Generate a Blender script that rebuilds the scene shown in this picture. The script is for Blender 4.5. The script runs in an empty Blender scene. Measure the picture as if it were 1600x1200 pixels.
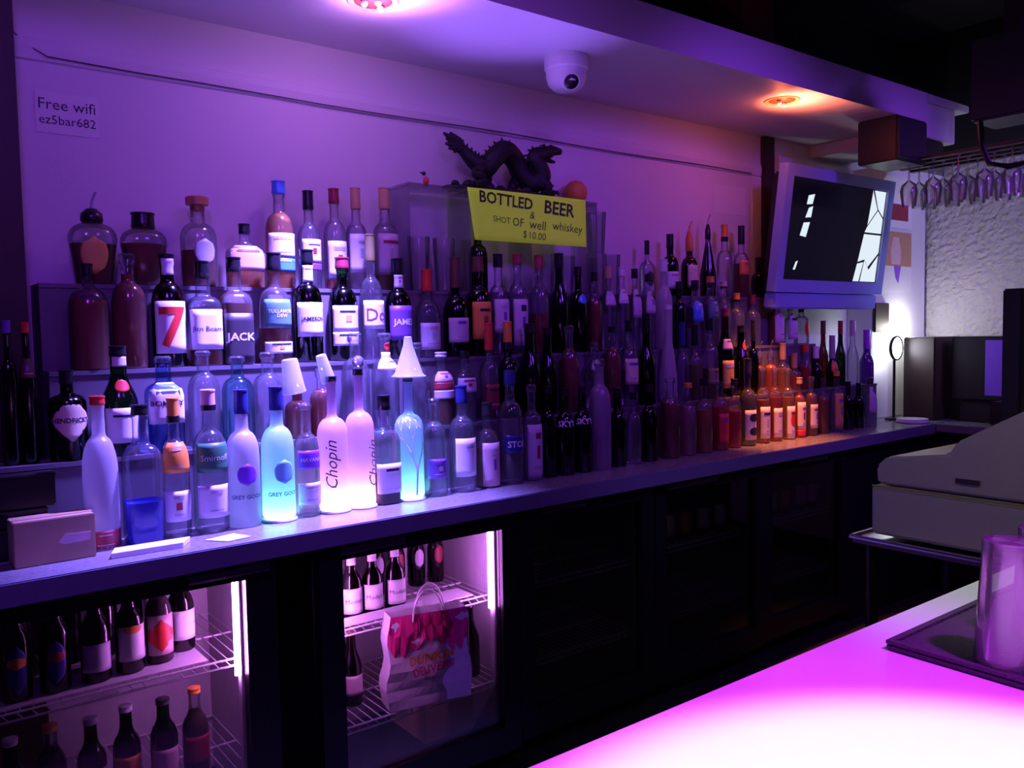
import bpy, bmesh, math, random
from mathutils import Vector, Matrix, noise
random.seed(7)
PI = math.pi
sc = bpy.context.scene
COL = sc.collection

# ------------------------------------------------------------------ camera
YAW, PIT, ROLL, EYE, FPX = math.radians(37.46), math.radians(3.4), math.radians(-1.0), 1.46, 1323.0
fwd = Vector((math.sin(YAW)*math.cos(PIT), math.cos(YAW)*math.cos(PIT), -math.sin(PIT)))
r0 = Vector((math.cos(YAW), -math.sin(YAW), 0)); u0 = r0.cross(fwd)
rgt = r0*math.cos(ROLL) + u0*math.sin(ROLL); upv = rgt.cross(fwd)
cam = bpy.data.cameras.new('camera'); cam.sensor_width = 36; cam.lens = FPX/1600*36; cam.clip_start = 0.02
camo = bpy.data.objects.new('camera', cam); COL.objects.link(camo)
camo.matrix_world = Matrix(((rgt.x, upv.x, -fwd.x, 0), (rgt.y, upv.y, -fwd.y, 0), (rgt.z, upv.z, -fwd.z, EYE), (0, 0, 0, 1)))
sc.camera = camo

# ------------------------------------------------------------------ world, lights, exposure
w = bpy.data.worlds.new('room_glow'); sc.world = w; w.use_nodes = True
bg = w.node_tree.nodes['Background']; bg.inputs[0].default_value = (.30, .07, .85, 1); bg.inputs[1].default_value = .04
sc.view_settings.view_transform = 'Standard'; sc.view_settings.look = 'None'
sc.view_settings.exposure = 0; sc.view_settings.gamma = 1; sc.view_settings.use_curve_mapping = False
sc.cycles.transparent_max_bounces = 32; sc.cycles.max_bounces = 6
sc.cycles.sample_clamp_indirect = 4

def lamp(name, kind, loc, col, watts, radius=.02, aim=None, angle=60, blend=.5):
    l = bpy.data.lights.new(name, kind); l.color = col; l.energy = watts; l.shadow_soft_size = radius
    if kind == 'SPOT': l.spot_size = math.radians(angle); l.spot_blend = blend
    o = bpy.data.objects.new(name, l); COL.objects.link(o); o.location = loc
    if aim is not None:
        o.rotation_euler = (Vector(aim)-Vector(loc)).to_track_quat('-Z', 'Y').to_euler()
    return o
# violet wash lamps on the ceiling above the bar
for x_, p_ in ((.0, 56), (1.25, 28), (2.5, 56), (3.7, 54)):
    lamp('violet_wash_lamp', 'SPOT', (x_, .55, 2.62), (.28, .047, 1), p_, .17, (x_+.45, 2.76, 1.35), 66, .6)
# lamp over the front bar, right of the picture
lamp('bar_pendant_lamp', 'SPOT', (.55, .15, 2.3), (.74, .28, 1), 300, .02, (.56, .16, 1.07), 39, .35)
lamp('bar_violet_lamp', 'SPOT', (.8, -.2, 2.5), (.60, .03, 1), 210, .05, (.62, .36, 1.07), 50, .9)
# pale lamps at the far end of the bar
lamp('bar_end_lamp', 'SPOT', (1.55, .35, 2.2), (.85, 1, .85), 26, .05, (1.33, .50, 1.07), 34, .9)
lamp('register_lamp', 'SPOT', (1.5, .1, 2.0), (.9, 1, .5), 8, .05, (2.1, .85, 1.05), 60, .8)
# added violet fill below the bar's rear edge, brightening soffit and bottle fronts
lamp('violet_fill', 'SPOT', (1.7, .72, .98), (.33, .08, 1), 9, .06, (2.0, 2.35, 2.46), 62, .9)
# daylight from the street window, right
lamp('window_daylight', 'SPOT', (4.3, -.6, 2.5), (.50, .42, 1), 170, .2, (5.25, 2.1, 1.9), 40, .6)

# ------------------------------------------------------------------ materials
MATS = {}
def newmat(name):
    m = bpy.data.materials.new(name); m.use_nodes = True
    nt = m.node_tree; nt.nodes.clear()
    out = nt.nodes.new('ShaderNodeOutputMaterial'); MATS[name] = m
    return m, nt, out
def N(nt, t, **k):
    n = nt.nodes.new(t)
    for a, b in k.items():
        if a in n.inputs: n.inputs[a].default_value = b
        else: setattr(n, a, b)
    return n
def rgba(c): return (c[0], c[1], c[2], 1)
def solid(name, col, rough=.5, metal=0, var=.12, scale=30, bump=0, bscale=200, spec=.5):
    m, nt, out = newmat(name)
    p = N(nt, 'ShaderNodeBsdfPrincipled', Roughness=rough, Metallic=metal)
    p.inputs['Specular IOR Level'].default_value = spec
    nz = N(nt, 'ShaderNodeTexNoise', Scale=scale, Detail=3.0); tc = N(nt, 'ShaderNodeTexCoord')
    nt.links.new(tc.outputs['Object'], nz.inputs['Vector'])
    mx = N(nt, 'ShaderNodeMix', data_type='RGBA')
    mx.inputs[6].default_value = rgba([c*(1-var) for c in col]); mx.inputs[7].default_value = rgba([min(1, c*(1+var)) for c in col])
    nt.links.new(nz.outputs['Fac'], mx.inputs[0]); nt.links.new(mx.outputs[2], p.inputs['Base Color'])
    if bump:
        n2 = N(nt, 'ShaderNodeTexNoise', Scale=bscale, Detail=4.0); nt.links.new(tc.outputs['Object'], n2.inputs['Vector'])
        b = N(nt, 'ShaderNodeBump', Strength=bump, Distance=.01)
        nt.links.new(n2.outputs['Fac'], b.inputs['Height']); nt.links.new(b.outputs[0], p.inputs['Normal'])
    nt.links.new(p.outputs[0], out.inputs[0]); return m
def glass(name, tint, edge, refl=.65, rough=.14, body=0.0):
    """thin bottle glass: tinted transparency, darker where the wall is seen edge-on, glossy by Fresnel"""
    m, nt, out = newmat(name)
    lw = N(nt, 'ShaderNodeLayerWeight', Blend=.42)
    pw = N(nt, 'ShaderNodeMath', operation='POWER'); pw.inputs[1].default_value = 2.2
    nt.links.new(lw.outputs['Facing'], pw.inputs[0])
    mc = N(nt, 'ShaderNodeMix', data_type='RGBA'); mc.inputs[6].default_value = rgba(tint); mc.inputs[7].default_value = rgba(edge)
    nt.links.new(pw.outputs[0], mc.inputs[0])
    tr = N(nt, 'ShaderNodeBsdfTransparent'); nt.links.new(mc.outputs[2], tr.inputs[0])
    gl = N(nt, 'ShaderNodeBsdfGlossy', Roughness=rough)
    fr = N(nt, 'ShaderNodeFresnel', IOR=1.5); mu = N(nt, 'ShaderNodeMath', operation='MULTIPLY'); mu.inputs[1].default_value = refl
    nt.links.new(fr.outputs[0], mu.inputs[0])
    ad = N(nt, 'ShaderNodeMath', operation='ADD'); ad.inputs[1].default_value = .045; nt.links.new(mu.outputs[0], ad.inputs[0])
    mix = N(nt, 'ShaderNodeMixShader'); nt.links.new(ad.outputs[0], mix.inputs[0])
    base = tr
    if body:
        df = N(nt, 'ShaderNodeBsdfDiffuse', Color=rgba([c*.5+.1 for c in tint]))
        b = N(nt, 'ShaderNodeMixShader'); b.inputs[0].default_value = body
        nt.links.new(tr.outputs[0], b.inputs[1]); nt.links.new(df.outputs[0], b.inputs[2]); base = b
    nt.links.new(base.outputs[0], mix.inputs[1]); nt.links.new(gl.outputs[0], mix.inputs[2]); nt.links.new(mix.outputs[0], out.inputs[0])
    return m
def liquid(name, tint, dif, k=.35):
    m, nt, out = newmat(name)
    tr = N(nt, 'ShaderNodeBsdfTransparent', Color=rgba(tint)); df = N(nt, 'ShaderNodeBsdfDiffuse', Color=rgba(dif))
    mx = N(nt, 'ShaderNodeMixShader'); mx.inputs[0].default_value = k
    nt.links.new(tr.outputs[0], mx.inputs[1]); nt.links.new(df.outputs[0], mx.inputs[2]); nt.links.new(mx.outputs[0], out.inputs[0]); return m
def frosted(name, col, trans=.5, clear=.12):
    m, nt, out = newmat(name)
    tl = N(nt, 'ShaderNodeBsdfTranslucent', Color=rgba(col)); df = N(nt, 'ShaderNodeBsdfDiffuse', Color=rgba([c*.7 for c in col]))
    a = N(nt, 'ShaderNodeMixShader'); a.inputs[0].default_value = 1-trans
    nt.links.new(tl.outputs[0], a.inputs[1]); nt.links.new(df.outputs[0], a.inputs[2])
    tr = N(nt, 'ShaderNodeBsdfTransparent', Color=rgba(col)); b = N(nt, 'ShaderNodeMixShader'); b.inputs[0].default_value = clear
    nt.links.new(a.outputs[0], b.inputs[1]); nt.links.new(tr.outputs[0], b.inputs[2])
    gl = N(nt, 'ShaderNodeBsdfGlossy', Roughness=.3); c = N(nt, 'ShaderNodeMixShader'); c.inputs[0].default_value = .06
    nt.links.new(b.outputs[0], c.inputs[1]); nt.links.new(gl.outputs[0], c.inputs[2]); nt.links.new(c.outputs[0], out.inputs[0]); return m
def emit(name, col, s):
    m, nt, out = newmat(name); e = N(nt, 'ShaderNodeEmission', Color=rgba(col), Strength=s)
    nt.links.new(e.outputs[0], out.inputs[0]); return m

glass('clear', (.92, .93, .96), (.42, .43, .52), body=.05); glass('green', (.10, .30, .12), (.02, .07, .03)); glass('dkgreen', (.05, .12, .05), (.01, .03, .012))
glass('brown', (.28, .10, .03), (.06, .02, .01)); glass('dark', (.07, .05, .06), (.02, .015, .02)); glass('black', (.015, .013, .015), (.005, .005, .005))
glass('bluegl', (.45, .65, .98), (.08, .18, .75)); glass('tealgl', (.55, .85, .88), (.12, .35, .42)); glass('navygl', (.02, .03, .16), (.005, .008, .05))
glass('violetgl', (.35, .12, .6), (.08, .02, .2)); glass('pane', (.93, .93, .95), (.8, .8, .84), .8, .02)
glass('acrylic', (.90, .90, .93), (.6, .6, .66), .6, .08); glass('tumbler', (.97, .97, .98), (.72, .72, .78), .9, .10, .18)
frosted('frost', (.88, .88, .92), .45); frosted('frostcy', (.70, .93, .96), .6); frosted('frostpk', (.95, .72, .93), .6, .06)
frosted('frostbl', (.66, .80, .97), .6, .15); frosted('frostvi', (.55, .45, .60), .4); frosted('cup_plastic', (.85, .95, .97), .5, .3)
liquid('whisky', (.45, .16, .05), (.30, .09, .02), .55); liquid('amber', (.85, .42, .12), (.75, .30, .06), .55); liquid('red', (.7, .12, .08), (.6, .08, .04), .5)
liquid('redamber', (.55, .14, .07), (.45, .09, .04), .5); liquid('cola', (.12, .05, .03), (.06, .02, .015), .6); liquid('blue', (.15, .2, .9), (.06, .08, .8), .5)
liquid('campari', (.9, .15, .06), (.85, .09, .03), .5); liquid('olive', (.5, .5, .15), (.35, .33, .08), .45); liquid('pinkl', (.92, .62, .62), (.8, .5, .5), .3)
PAL = dict(white=(.82, .82, .82), pale=(.85, .85, .88), lilac=(.62, .55, .66), cream=(.80, .70, .50), gold=(.70, .45, .10), grey=(.42, .42, .44), pink=(.72, .50, .55), orange=(.80, .30, .05),
  red=(.72, .04, .03), redl=(.75, .05, .05), wine=(.30, .03, .05), purple=(.18, .07, .40), violet=(.30, .08, .75), navy=(.03, .04, .22), blue=(.08, .32, .85), cyan=(.25, .80, .85), teal=(.10, .28, .25),
  green=(.05, .20, .10), olive=(.30, .28, .10), black=(.012, .012, .014), dark=(.04, .035, .04), tan=(.55, .36, .18), cork=(.50, .24, .10), brown=(.12, .05, .03), ink=(.02, .02, .04), violetcap=(.4, .05, .8))
for k, v in PAL.items(): solid('paint_'+k, v, .45 if k not in ('black', 'navy', 'violet', 'blue') else .28)
P = lambda c: MATS['paint_'+c]

# ------------------------------------------------------------------ mesh helpers
class MB:
    def __init__(s): s.v = []; s.f = []
    def box(s, a, b):
        n = len(s.v); (x0, y0, z0), (x1, y1, z1) = a, b
        s.v += [(x0,y0,z0),(x1,y0,z0),(x1,y1,z0),(x0,y1,z0),(x0,y0,z1),(x1,y0,z1),(x1,y1,z1),(x0,y1,z1)]
        s.f += [tuple(n+i for i in q) for q in ((0,3,2,1),(4,5,6,7),(0,1,5,4),(1,2,6,5),(2,3,7,6),(3,0,4,7))]; return s
    def hexa(s, pts):
        n = len(s.v); s.v += [tuple(p) for p in pts]
        s.f += [tuple(n+i for i in q) for q in ((0,3,2,1),(4,5,6,7),(0,1,5,4),(1,2,6,5),(2,3,7,6),(3,0,4,7))]; return s
    def prism(s, poly, x0, x1, axis=0):
        """extrude a 2-D polygon along an axis (0: poly is y,z; 1: x,z; 2: x,y)"""
        n = len(s.v); k = len(poly)
        mk = {0: lambda p, t: (t, p[0], p[1]), 1: lambda p, t: (p[0], t, p[1]), 2: lambda p, t: (p[0], p[1], t)}[axis]
        s.v += [mk(p, x0) for p in poly] + [mk(p, x1) for p in poly]
        s.f += [tuple(range(n, n+k))[::-1], tuple(range(n+k, n+2*k))] + [(n+i, n+(i+1) % k, n+k+(i+1) % k, n+k+i) for i in range(k)]; return s
    def lathe(s, prof, seg=20, sq=2.0, flat=1.0, o=(0, 0, 0), cap0=False, cap1=False):
        n = len(s.v); m = len(prof)
        for r, z in prof:
            for i in range(seg):
                a = 2*PI*i/seg; c, d = math.cos(a), math.sin(a)
                q = 1 if sq == 2 else (abs(c)**sq+abs(d)**sq)**(-1/sq)
                s.v.append((o[0]+r*c*q, o[1]+r*d*q*flat, o[2]+z))
        for j in range(m-1):
            for i in range(seg):
                s.f.append((n+j*seg+i, n+j*seg+(i+1) % seg, n+(j+1)*seg+(i+1) % seg, n+(j+1)*seg+i))
        if cap0: s.f.append(tuple(n+i for i in range(seg))[::-1])
        if cap1: s.f.append(tuple(n+(m-1)*seg+i for i in range(seg)))
        return s
    def tube(s, pts, rad, seg=8):
        pts = [Vector(p) for p in pts]; m = len(pts); n = len(s.v)
        rs = rad if isinstance(rad, (list, tuple)) else [rad]*m
        ref = Vector((0, 0, 1))
        for j, p in enumerate(pts):
            t = (pts[min(j+1, m-1)]-pts[max(j-1, 0)]).normalized()
            if abs(t.dot(ref)) > .95: ref = Vector((0, 1, 0)) if abs(t.y) < .9 else Vector((1, 0, 0))
            a = t.cross(ref).normalized(); b = t.cross(a).normalized()
            for i in range(seg):
                g = 2*PI*i/seg; s.v.append(tuple(p+(a*math.cos(g)+b*math.sin(g))*rs[j]))
        for j in range(m-1):
            for i in range(seg):
                s.f.append((n+j*seg+i, n+j*seg+(i+1) % seg, n+(j+1)*seg+(i+1) % seg, n+(j+1)*seg+i))
        s.f.append(tuple(n+i for i in range(seg))[::-1]); s.f.append(tuple(n+(m-1)*seg+i for i in range(seg))); return s
    def ball(s, c, r, seg=12, rings=8, sz=1, sy=1):
        return s.lathe([(max(1e-4, r*math.sin(PI*j/rings)), -r*sz*math.cos(PI*j/rings)) for j in range(rings+1)], seg, 2.0, sy, c)
def obj(name, mb, m, parent=None, smooth=False, bevel=0, loc=None):
    me = bpy.data.meshes.new(name); me.from_pydata(mb.v, [], mb.f)
    bm = bmesh.new(); bm.from_mesh(me)
    if bevel: bmesh.ops.bevel(bm, geom=bm.edges[:], offset=bevel, segments=2, affect='EDGES', clamp_overlap=True)
    bmesh.ops.recalc_face_normals(bm, faces=bm.faces[:]); bm.to_mesh(me); bm.free()
    if smooth:
        for p in me.polygons: p.use_smooth = True
        me.set_sharp_from_angle(angle=math.radians(40))
    me.materials.append(MATS[m] if isinstance(m, str) else m)
    o = bpy.data.objects.new(name, me); COL.objects.link(o)
    if parent: o.parent = parent
    if loc: o.location = loc
    return o
def tag(o, label, cat, group=None):
    o['label'] = label; o['category'] = cat
    if group: o['group'] = group
    return o
def thing(name, label, cat, loc=(0, 0, 0), rz=0, group=None):
    o = bpy.data.objects.new(name, None); COL.objects.link(o); o.empty_display_size = .02
    o.location = loc; o.rotation_euler = (0, 0, rz); return tag(o, label, cat, group)
def struct(name, mb, m, parent=None, **k):
    o = obj(name, mb, m, parent, **k); o['kind'] = 'structure'; return o
_tc = {}
def textmesh(s):
    """flat lettering centred on the origin, height of one line = 1"""
    if s not in _tc:
        c = bpy.data.curves.new('t', 'FONT'); c.body = s; c.align_x = 'CENTER'; c.align_y = 'CENTER'; c.resolution_u = 2; c.space_line = .9
        if s.upper() == s and s not in ('10.00', '$', '&', 'OF', 'SHOT'): c.offset = .022
        o = bpy.data.objects.new('t', c); COL.objects.link(o)
        bpy.context.view_layer.update(); me = o.evaluated_get(bpy.context.evaluated_depsgraph_get()).to_mesh()
        vs = [tuple(v.co) for v in me.vertices]; fs = [tuple(p.vertices) for p in me.polygons]
        bm = bmesh.new(); bv = [bm.verts.new(v) for v in vs]
        for f_ in fs:
            try: bm.faces.new([bv[i_] for i_ in f_])
            except ValueError: pass
        bmesh.ops.remove_doubles(bm, verts=bm.verts[:], dist=1e-5)
        x0_, x1_ = min(v[0] for v in vs), max(v[0] for v in vs)
        y0_, y1_ = min(v[1] for v in vs), max(v[1] for v in vs)
        for q in range(1, 12):
            bmesh.ops.bisect_plane(bm, geom=bm.verts[:]+bm.edges[:]+bm.faces[:], plane_co=(x0_+(x1_-x0_)*q/12, 0, 0), plane_no=(1, 0, 0))
        for q in range(1, 3):
            bmesh.ops.bisect_plane(bm, geom=bm.verts[:]+bm.edges[:]+bm.faces[:], plane_co=(0, y0_+(y1_-y0_)*q/3, 0), plane_no=(0, 1, 0))
        bm.verts.index_update(); vs = [tuple(v.co) for v in bm.verts]; fs = [tuple(v.index for v in f_.verts) for f_ in bm.faces]; bm.free()
        xs = [v[0] for v in vs]; ys = [v[1] for v in vs]; cx, cy = (max(xs)+min(xs))/2, (max(ys)+min(ys))/2
        _tc[s] = ([(v[0]-cx, v[1]-cy) for v in vs], fs, max(xs)-min(xs), max(ys)-min(ys))
        o.to_mesh_clear(); bpy.data.objects.remove(o); bpy.data.curves.remove(c)
    return _tc[s]
def lettering(s, fn, height, maxw, m, parent, name='lettering', rot=False, slant=0):
    v, f, tw, th = textmesh(s); k = min(height/th, maxw/tw)
    mb = MB(); mb.v = [fn((x+slant*y)*k, y*k) if not rot else fn(-y*k, (x+slant*y)*k) for x, y in v]; mb.f = list(f)
    me = bpy.data.meshes.new(name); me.from_pydata(mb.v, [], mb.f); me.materials.append(m)
    o = bpy.data.objects.new(name, me); COL.objects.link(o); o.parent = parent; return o
ONES = 'first second third fourth fifth sixth seventh eighth ninth tenth eleventh twelfth thirteenth fourteenth fifteenth sixteenth seventeenth eighteenth nineteenth'.split()
def nth(n):
    if n < 20: return ONES[n-1]
    t = {2: 'twent', 3: 'thirt', 4: 'fort', 5: 'fift'}[n//10]
    return t+'ieth' if n % 10 == 0 else t+'y-'+ONES[n % 10-1]

# ------------------------------------------------------------------ bottles
def shouldered(z0, hs, rn, z_neck, foot=.9, tmax=80):
    """straight body to z0, an elliptical shoulder hs high, neck radius rn from there to the lip"""
    p = [(foot, 0), (1, .02), (1, z0)]
    for t in (18, 34, 48, 60, 70, tmax):
        a = math.radians(t); p.append((rn+(1-rn)*math.cos(a), z0+hs*math.sin(a)))
    zt = p[-1][1]; return p+[(rn*1.04, zt+.018), (rn, zt+.04), (rn*.96, z_neck), (rn*1.05, z_neck+.01), (rn*1.05, 1)]
S = {
 'std': shouldered(.56, .20, .40, .92), 'tall': shouldered(.52, .24, .37, .95), 'round': shouldered(.60, .19, .39, .95),
 'chopin': shouldered(.58, .125, .31, .96, .92), 'square': shouldered(.62, .13, .40, .94, .92), 'jug': shouldered(.64, .20, .27, .96), 'apoth': shouldered(.70, .12, .34, .95),
 'squat': [(.68, 0), (.75, .03), (.88, .4), (1, .68), (.98, .76), (.9, .82), (.76, .87), (.5, .915), (.30, .945), (.26, .96), (.24, 1)],
 'flask': [(.9, 0), (1, .03), (1, .56), (.96, .63), (.84, .69), (.62, .735), (.40, .765), (.30, .79), (.26, .82), (.26, 1)],
 'wine': [(.9, 0), (1, .02), (1, .50), (.96, .55), (.85, .61), (.68, .67), (.53, .73), (.45, .80), (.42, 1)],
 'cone': [(.9, 0), (1, .03), (1, .35), (.8, .5), (.42, .78), (.3, .88), (.28, 1)],
 'pear': [(.8, 0), (.95, .04), (1, .15), (.97, .28), (.75, .48), (.48, .64), (.38, .75), (.34, .9), (.4, 1)],
 'beer': [(.92, 0), (1, .02), (1, .54), (.95, .60), (.82, .66), (.62, .71), (.48, .77), (.44, .83), (.42, 1)],
 'stub': [(.92, 0), (1, .02), (1, .58), (.95, .64), (.82, .70), (.64, .75), (.50, .80), (.46, .86), (.44, 1)],
}
SQ = {'square': (5, 1), 'squat': (2.6, .72), 'flask': (2.6, .62), 'pear': (2, 1)}
def rad_at(prof, z):
    for (r0_, z0), (r1, z1) in zip(prof, prof[1:]):
        if z <= z1: return r0_+(r1-r0_)*(z-z0)/max(1e-6, z1-z0)
    return prof[-1][0]
def surf(prof, sq, flat, ang, z, off):
    c, d = math.cos(ang), math.sin(ang); r = rad_at(prof, z)
    q = 1 if sq == 2 else (abs(c)**sq+abs(d)**sq)**(-1/sq)
    return ((r*q+off)*c, (r*q*flat+off)*d, z)
def bottle(name, spec, label, cat='bottle', group=None, seg=20, face=None):
    row, x, y, z, h, R, shape, gl, liq, lvl, cap, capf, labs = spec
    sq, flat = SQ.get(shape, (2.0, 1.0))
    root = thing(name, label, cat, (x, y, z), 0, group)
    hg = h*(capf+.3*(1-capf)); prof = [(a*R, b*hg) for a, b in S[shape]]
    mb = MB(); ring = prof if gl.startswith('frost') else [(.02*R, .012*h), (.6*R, .008*h)]+prof
    mb.lathe(ring, seg, sq, flat); g = obj('glass', mb, gl, root, True)
    if liq and lvl > .05:
        zl = lvl*h; t = .0022
        inner = [(max(.001, rad_at(prof, zz)-t), zz) for zz in [.012*h]+[p[1] for p in prof if .02*h < p[1] < zl]+[zl]]
        obj('liquid', MB().lathe(inner, seg, sq, flat, cap0=True, cap1=True), liq, root, True)
    # cap
    zc, rc = capf*h, max(rad_at(prof, capf*h*.995)*1.12, .009)
    if cap.startswith('pour_'):
        col = cap[5:]; m = P(col) if col in PAL else MATS['clear']
        c = obj('pourer_collar', MB().lathe([(rc, zc), (rc*1.12, zc+.006), (rc*1.05, zc+(h-zc)*.6), (rc*.5, h*.995), (.002, h)], 14, cap0=True), m, root, True)
        obj('pourer_spout', MB().tube([(0, 0, h*.99), (.002, 0, h+.018), (.008, -.004, h+.036), (.012, -.008, h+.046)], [.0045, .004, .0036, .0034], 8), P('grey') if col == 'black' else m, c, True)
    elif cap == 'clearcap':
        obj('stopper', MB().lathe([(rc, zc), (rc*1.1, zc+.004), (rc*1.1, h-.006), (rc*.8, h), (.001, h)], 14, cap0=True), 'clear', root, True)
    else:
        m = P(cap) if cap in PAL else P('black')
        if cap == 'violet': m = P('violetcap')
        hh = h-zc; k = [(rc*.98, zc), (rc*1.04, zc+.004), (rc, zc+.3*hh), (rc*.97, h-.006), (rc*1.05, h-.005), (rc*1.05, h-.001), (rc*.9, h), (.001, h)]
        if cap in ('cork',): k = [(rc*.9, zc), (rc*.95, zc+.4*hh), (rc*1.5, zc+.42*hh), (rc*1.55, h-.004), (rc*1.4, h), (.001, h)]
        c = obj('cap', MB().lathe(k, 14, cap0=True), m, root, True)
        if cap in ('pink', 'orange') and hh > .03:
            obj('cap_band', MB().lathe([(rc*1.03, zc-.001), (rc*1.09, zc), (rc*1.09, zc+.25*hh), (rc*1.03, zc+.26*hh)], 14), P('black'), c, True)
    # labels: sheets lying on the glass, front of the bottle towards the bar
    f0 = -PI/2 + (face if face is not None else random.uniform(-.12, .12))
    for li, (kind, a, b, colr, txt, tcol) in enumerate(labs):
        z0, z1 = max(.012*h, a*h), b*h; zm = (z0+z1)/2; rm = rad_at(prof, zm)
        fn = lambda u, v, off=.0016+.0005*li, rm=rm, zm=zm: surf(prof, sq, flat, f0+u/max(rm, .004), zm+v, off)
        par = root
        if kind in ('rect', 'oval', 'diamond'):
            na, nz = 13, 7; half = (1.15 if kind == 'rect' else 1.0)
            mb = MB()
            for j in range(nz):
                t = j/(nz-1); v = 2*t-1
                ww = half if kind == 'rect' else half*(math.sqrt(max(.001, 1-v*v)) if kind == 'oval' else max(.04, 1-abs(v)**1.3))*(.62 if kind == 'oval' else 1.2)
                for i in range(na):
                    mb.v.append(surf(prof, sq, flat, f0+ww*(2*i/(na-1)-1), z0+(z1-z0)*t, .0008+.0005*li))
            mb.f = [(j*na+i, j*na+i+1, (j+1)*na+i+1, (j+1)*na+i) for j in range(nz-1) for i in range(na-1)]
            lo = obj('label', mb, P(colr), root, True); par = lo
            md = lo.modifiers.new('sheet', 'SOLIDIFY'); md.thickness = .0004; md.offset = -1
            if kind == 'rect' and not txt and (z1-z0) > .035 and row != 9:
                # faint print: two ruled bands and a crest
                q1, q2 = random.uniform(.3, .7), random.uniform(.25, .6)
                obj('print_band', strip(fn, -q1*rm, q1*rm, (z1-z0)*.24, (z1-z0)*random.uniform(.29, .38)), P(random.choice(('grey', 'ink', 'purple', 'wine', 'lilac'))), lo)
                if random.random() < .7: obj('print_band', strip(fn, -q2*rm, q2*rm, (z1-z0)*-.30, (z1-z0)*-.25), P('grey'), lo)
                if random.random() < .45: obj('print_crest', strip(fn, -.2*rm, random.uniform(.05, .22)*rm, (z1-z0)*-.12, (z1-z0)*.12), P(random.choice(('wine', 'grey', 'purple', 'gold'))), lo)
        if txt:
            if kind.startswith('vtext'):
                sh = 0 if kind == 'vtext' else .62*rm
                lettering(txt, lambda u, v, fn=fn, sh=sh: fn(u+sh, v-.01), .046, (z1-z0)*1.0, P(tcol), par, rot=True, slant=.35)
            else:
                lettering(txt, fn, (z1-z0)*(.8 if kind != 'text' else 1), rm*(1.7 if kind == 'rect' else 2.1), P(tcol), par)
        if kind == 'tree':
            mb = MB()
            def br(u, v, ang, ln, d, w_):
                u2, v2 = u+math.sin(ang)*ln, v+math.cos(ang)*ln
                px_, py_ = math.cos(ang)*w_, -math.sin(ang)*w_; n = len(mb.v)
                mb.v.extend([fn(u-px_, v-py_), fn(u+px_, v+py_), fn(u2+px_*.7, v2+py_*.7), fn(u2-px_*.7, v2-py_*.7)]); mb.f.append((n, n+1, n+2, n+3))
                if d: [br(u2, v2, ang+q, ln*.74, d-1, w_*.72) for q in ((-.36, .3) if d % 2 else (-.26, .40))]
            H = z1-z0; br(0, -H*.5, .05, H*.34, 5, H*.016)
            obj('tree_drawing', mb, P(tcol), root)
    return root
def strip(fn, u0, u1, v0, v1, n=5):
    mb = MB()
    for i in range(n+1):
        u = u0+(u1-u0)*i/n; mb.v += [fn(u, v0), fn(u, v1)]
    mb.f = [(2*i, 2*i+2, 2*i+3, 2*i+1) for i in range(n)]; return mb

# ------------------------------------------------------------------ setting
WY, SZ, SY = 2.76, 2.463, 2.107          # back wall plane, soffit underside, soffit front
solid('wall_paint', (.74, .72, .74), .55, var=.04, scale=4, bump=.05, bscale=60)
solid('dark_ceiling', (.02, .018, .02), .9); solid('floor_dark', (.03, .028, .03), .6)
solid('dark_wood', (.035, .02, .016), .5); solid('brown_wood', (.12, .045, .02), .5)
solid('stucco', (.60, .58, .60), .85, var=.12, scale=18, bump=.4, bscale=120)
solid('counter_stone', (.20, .195, .21), .25, var=.5, scale=90, spec=.6); solid('counter_edge', (.20, .21, .28), .30, var=.1)
solid('black_enamel', (.010, .010, .011), .35); solid('black_plastic', (.014, .013, .014), .4); solid('steel', (.55, .55, .56), .25, 1); solid('chrome', (.8, .8, .8), .12, 1)
solid('white_plastic', (.78, .78, .80), .4, var=.03); solid('white_wire', (.75, .75, .75), .4); solid('beige_plastic', (.42, .40, .37), .55, var=.05)
solid('cardboard', (.46, .32, .20), .8); solid('yellow_paper', (.36, .95, .03), .75, var=.05); solid('paper', (.80, .80, .80), .8, var=.03); solid('bronze', (.009, .007, .009), .55)
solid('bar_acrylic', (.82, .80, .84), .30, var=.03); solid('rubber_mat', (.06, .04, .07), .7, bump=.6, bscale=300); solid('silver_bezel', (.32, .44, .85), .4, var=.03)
solid('riser_board', (.15, .14, .17), .5, var=.06); solid('bag_paper', (.82, .78, .80), .7); solid('orange_ball', (.75, .28, .05), .6)
solid('fridge_liner', (.62, .60, .62), .45); solid('screen_black', (.004, .005, .014), .15, spec=.2); solid('poster_skin', (.55, .30, .18), .7); solid('marker', (.04, .05, .02), .7)
emit('tube_glow', (.80, .22, 1), 120); emit('coaster_cyan', (.25, .85, 1), 42); emit('coaster_violet', (.75, .45, 1), 70); emit('bulb_white', (.8, .85, 1), 30)
emit('window_reflection', (.80, .90, 1), .95); emit('screen_glow', (.03, .05, .16), .5)

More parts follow.
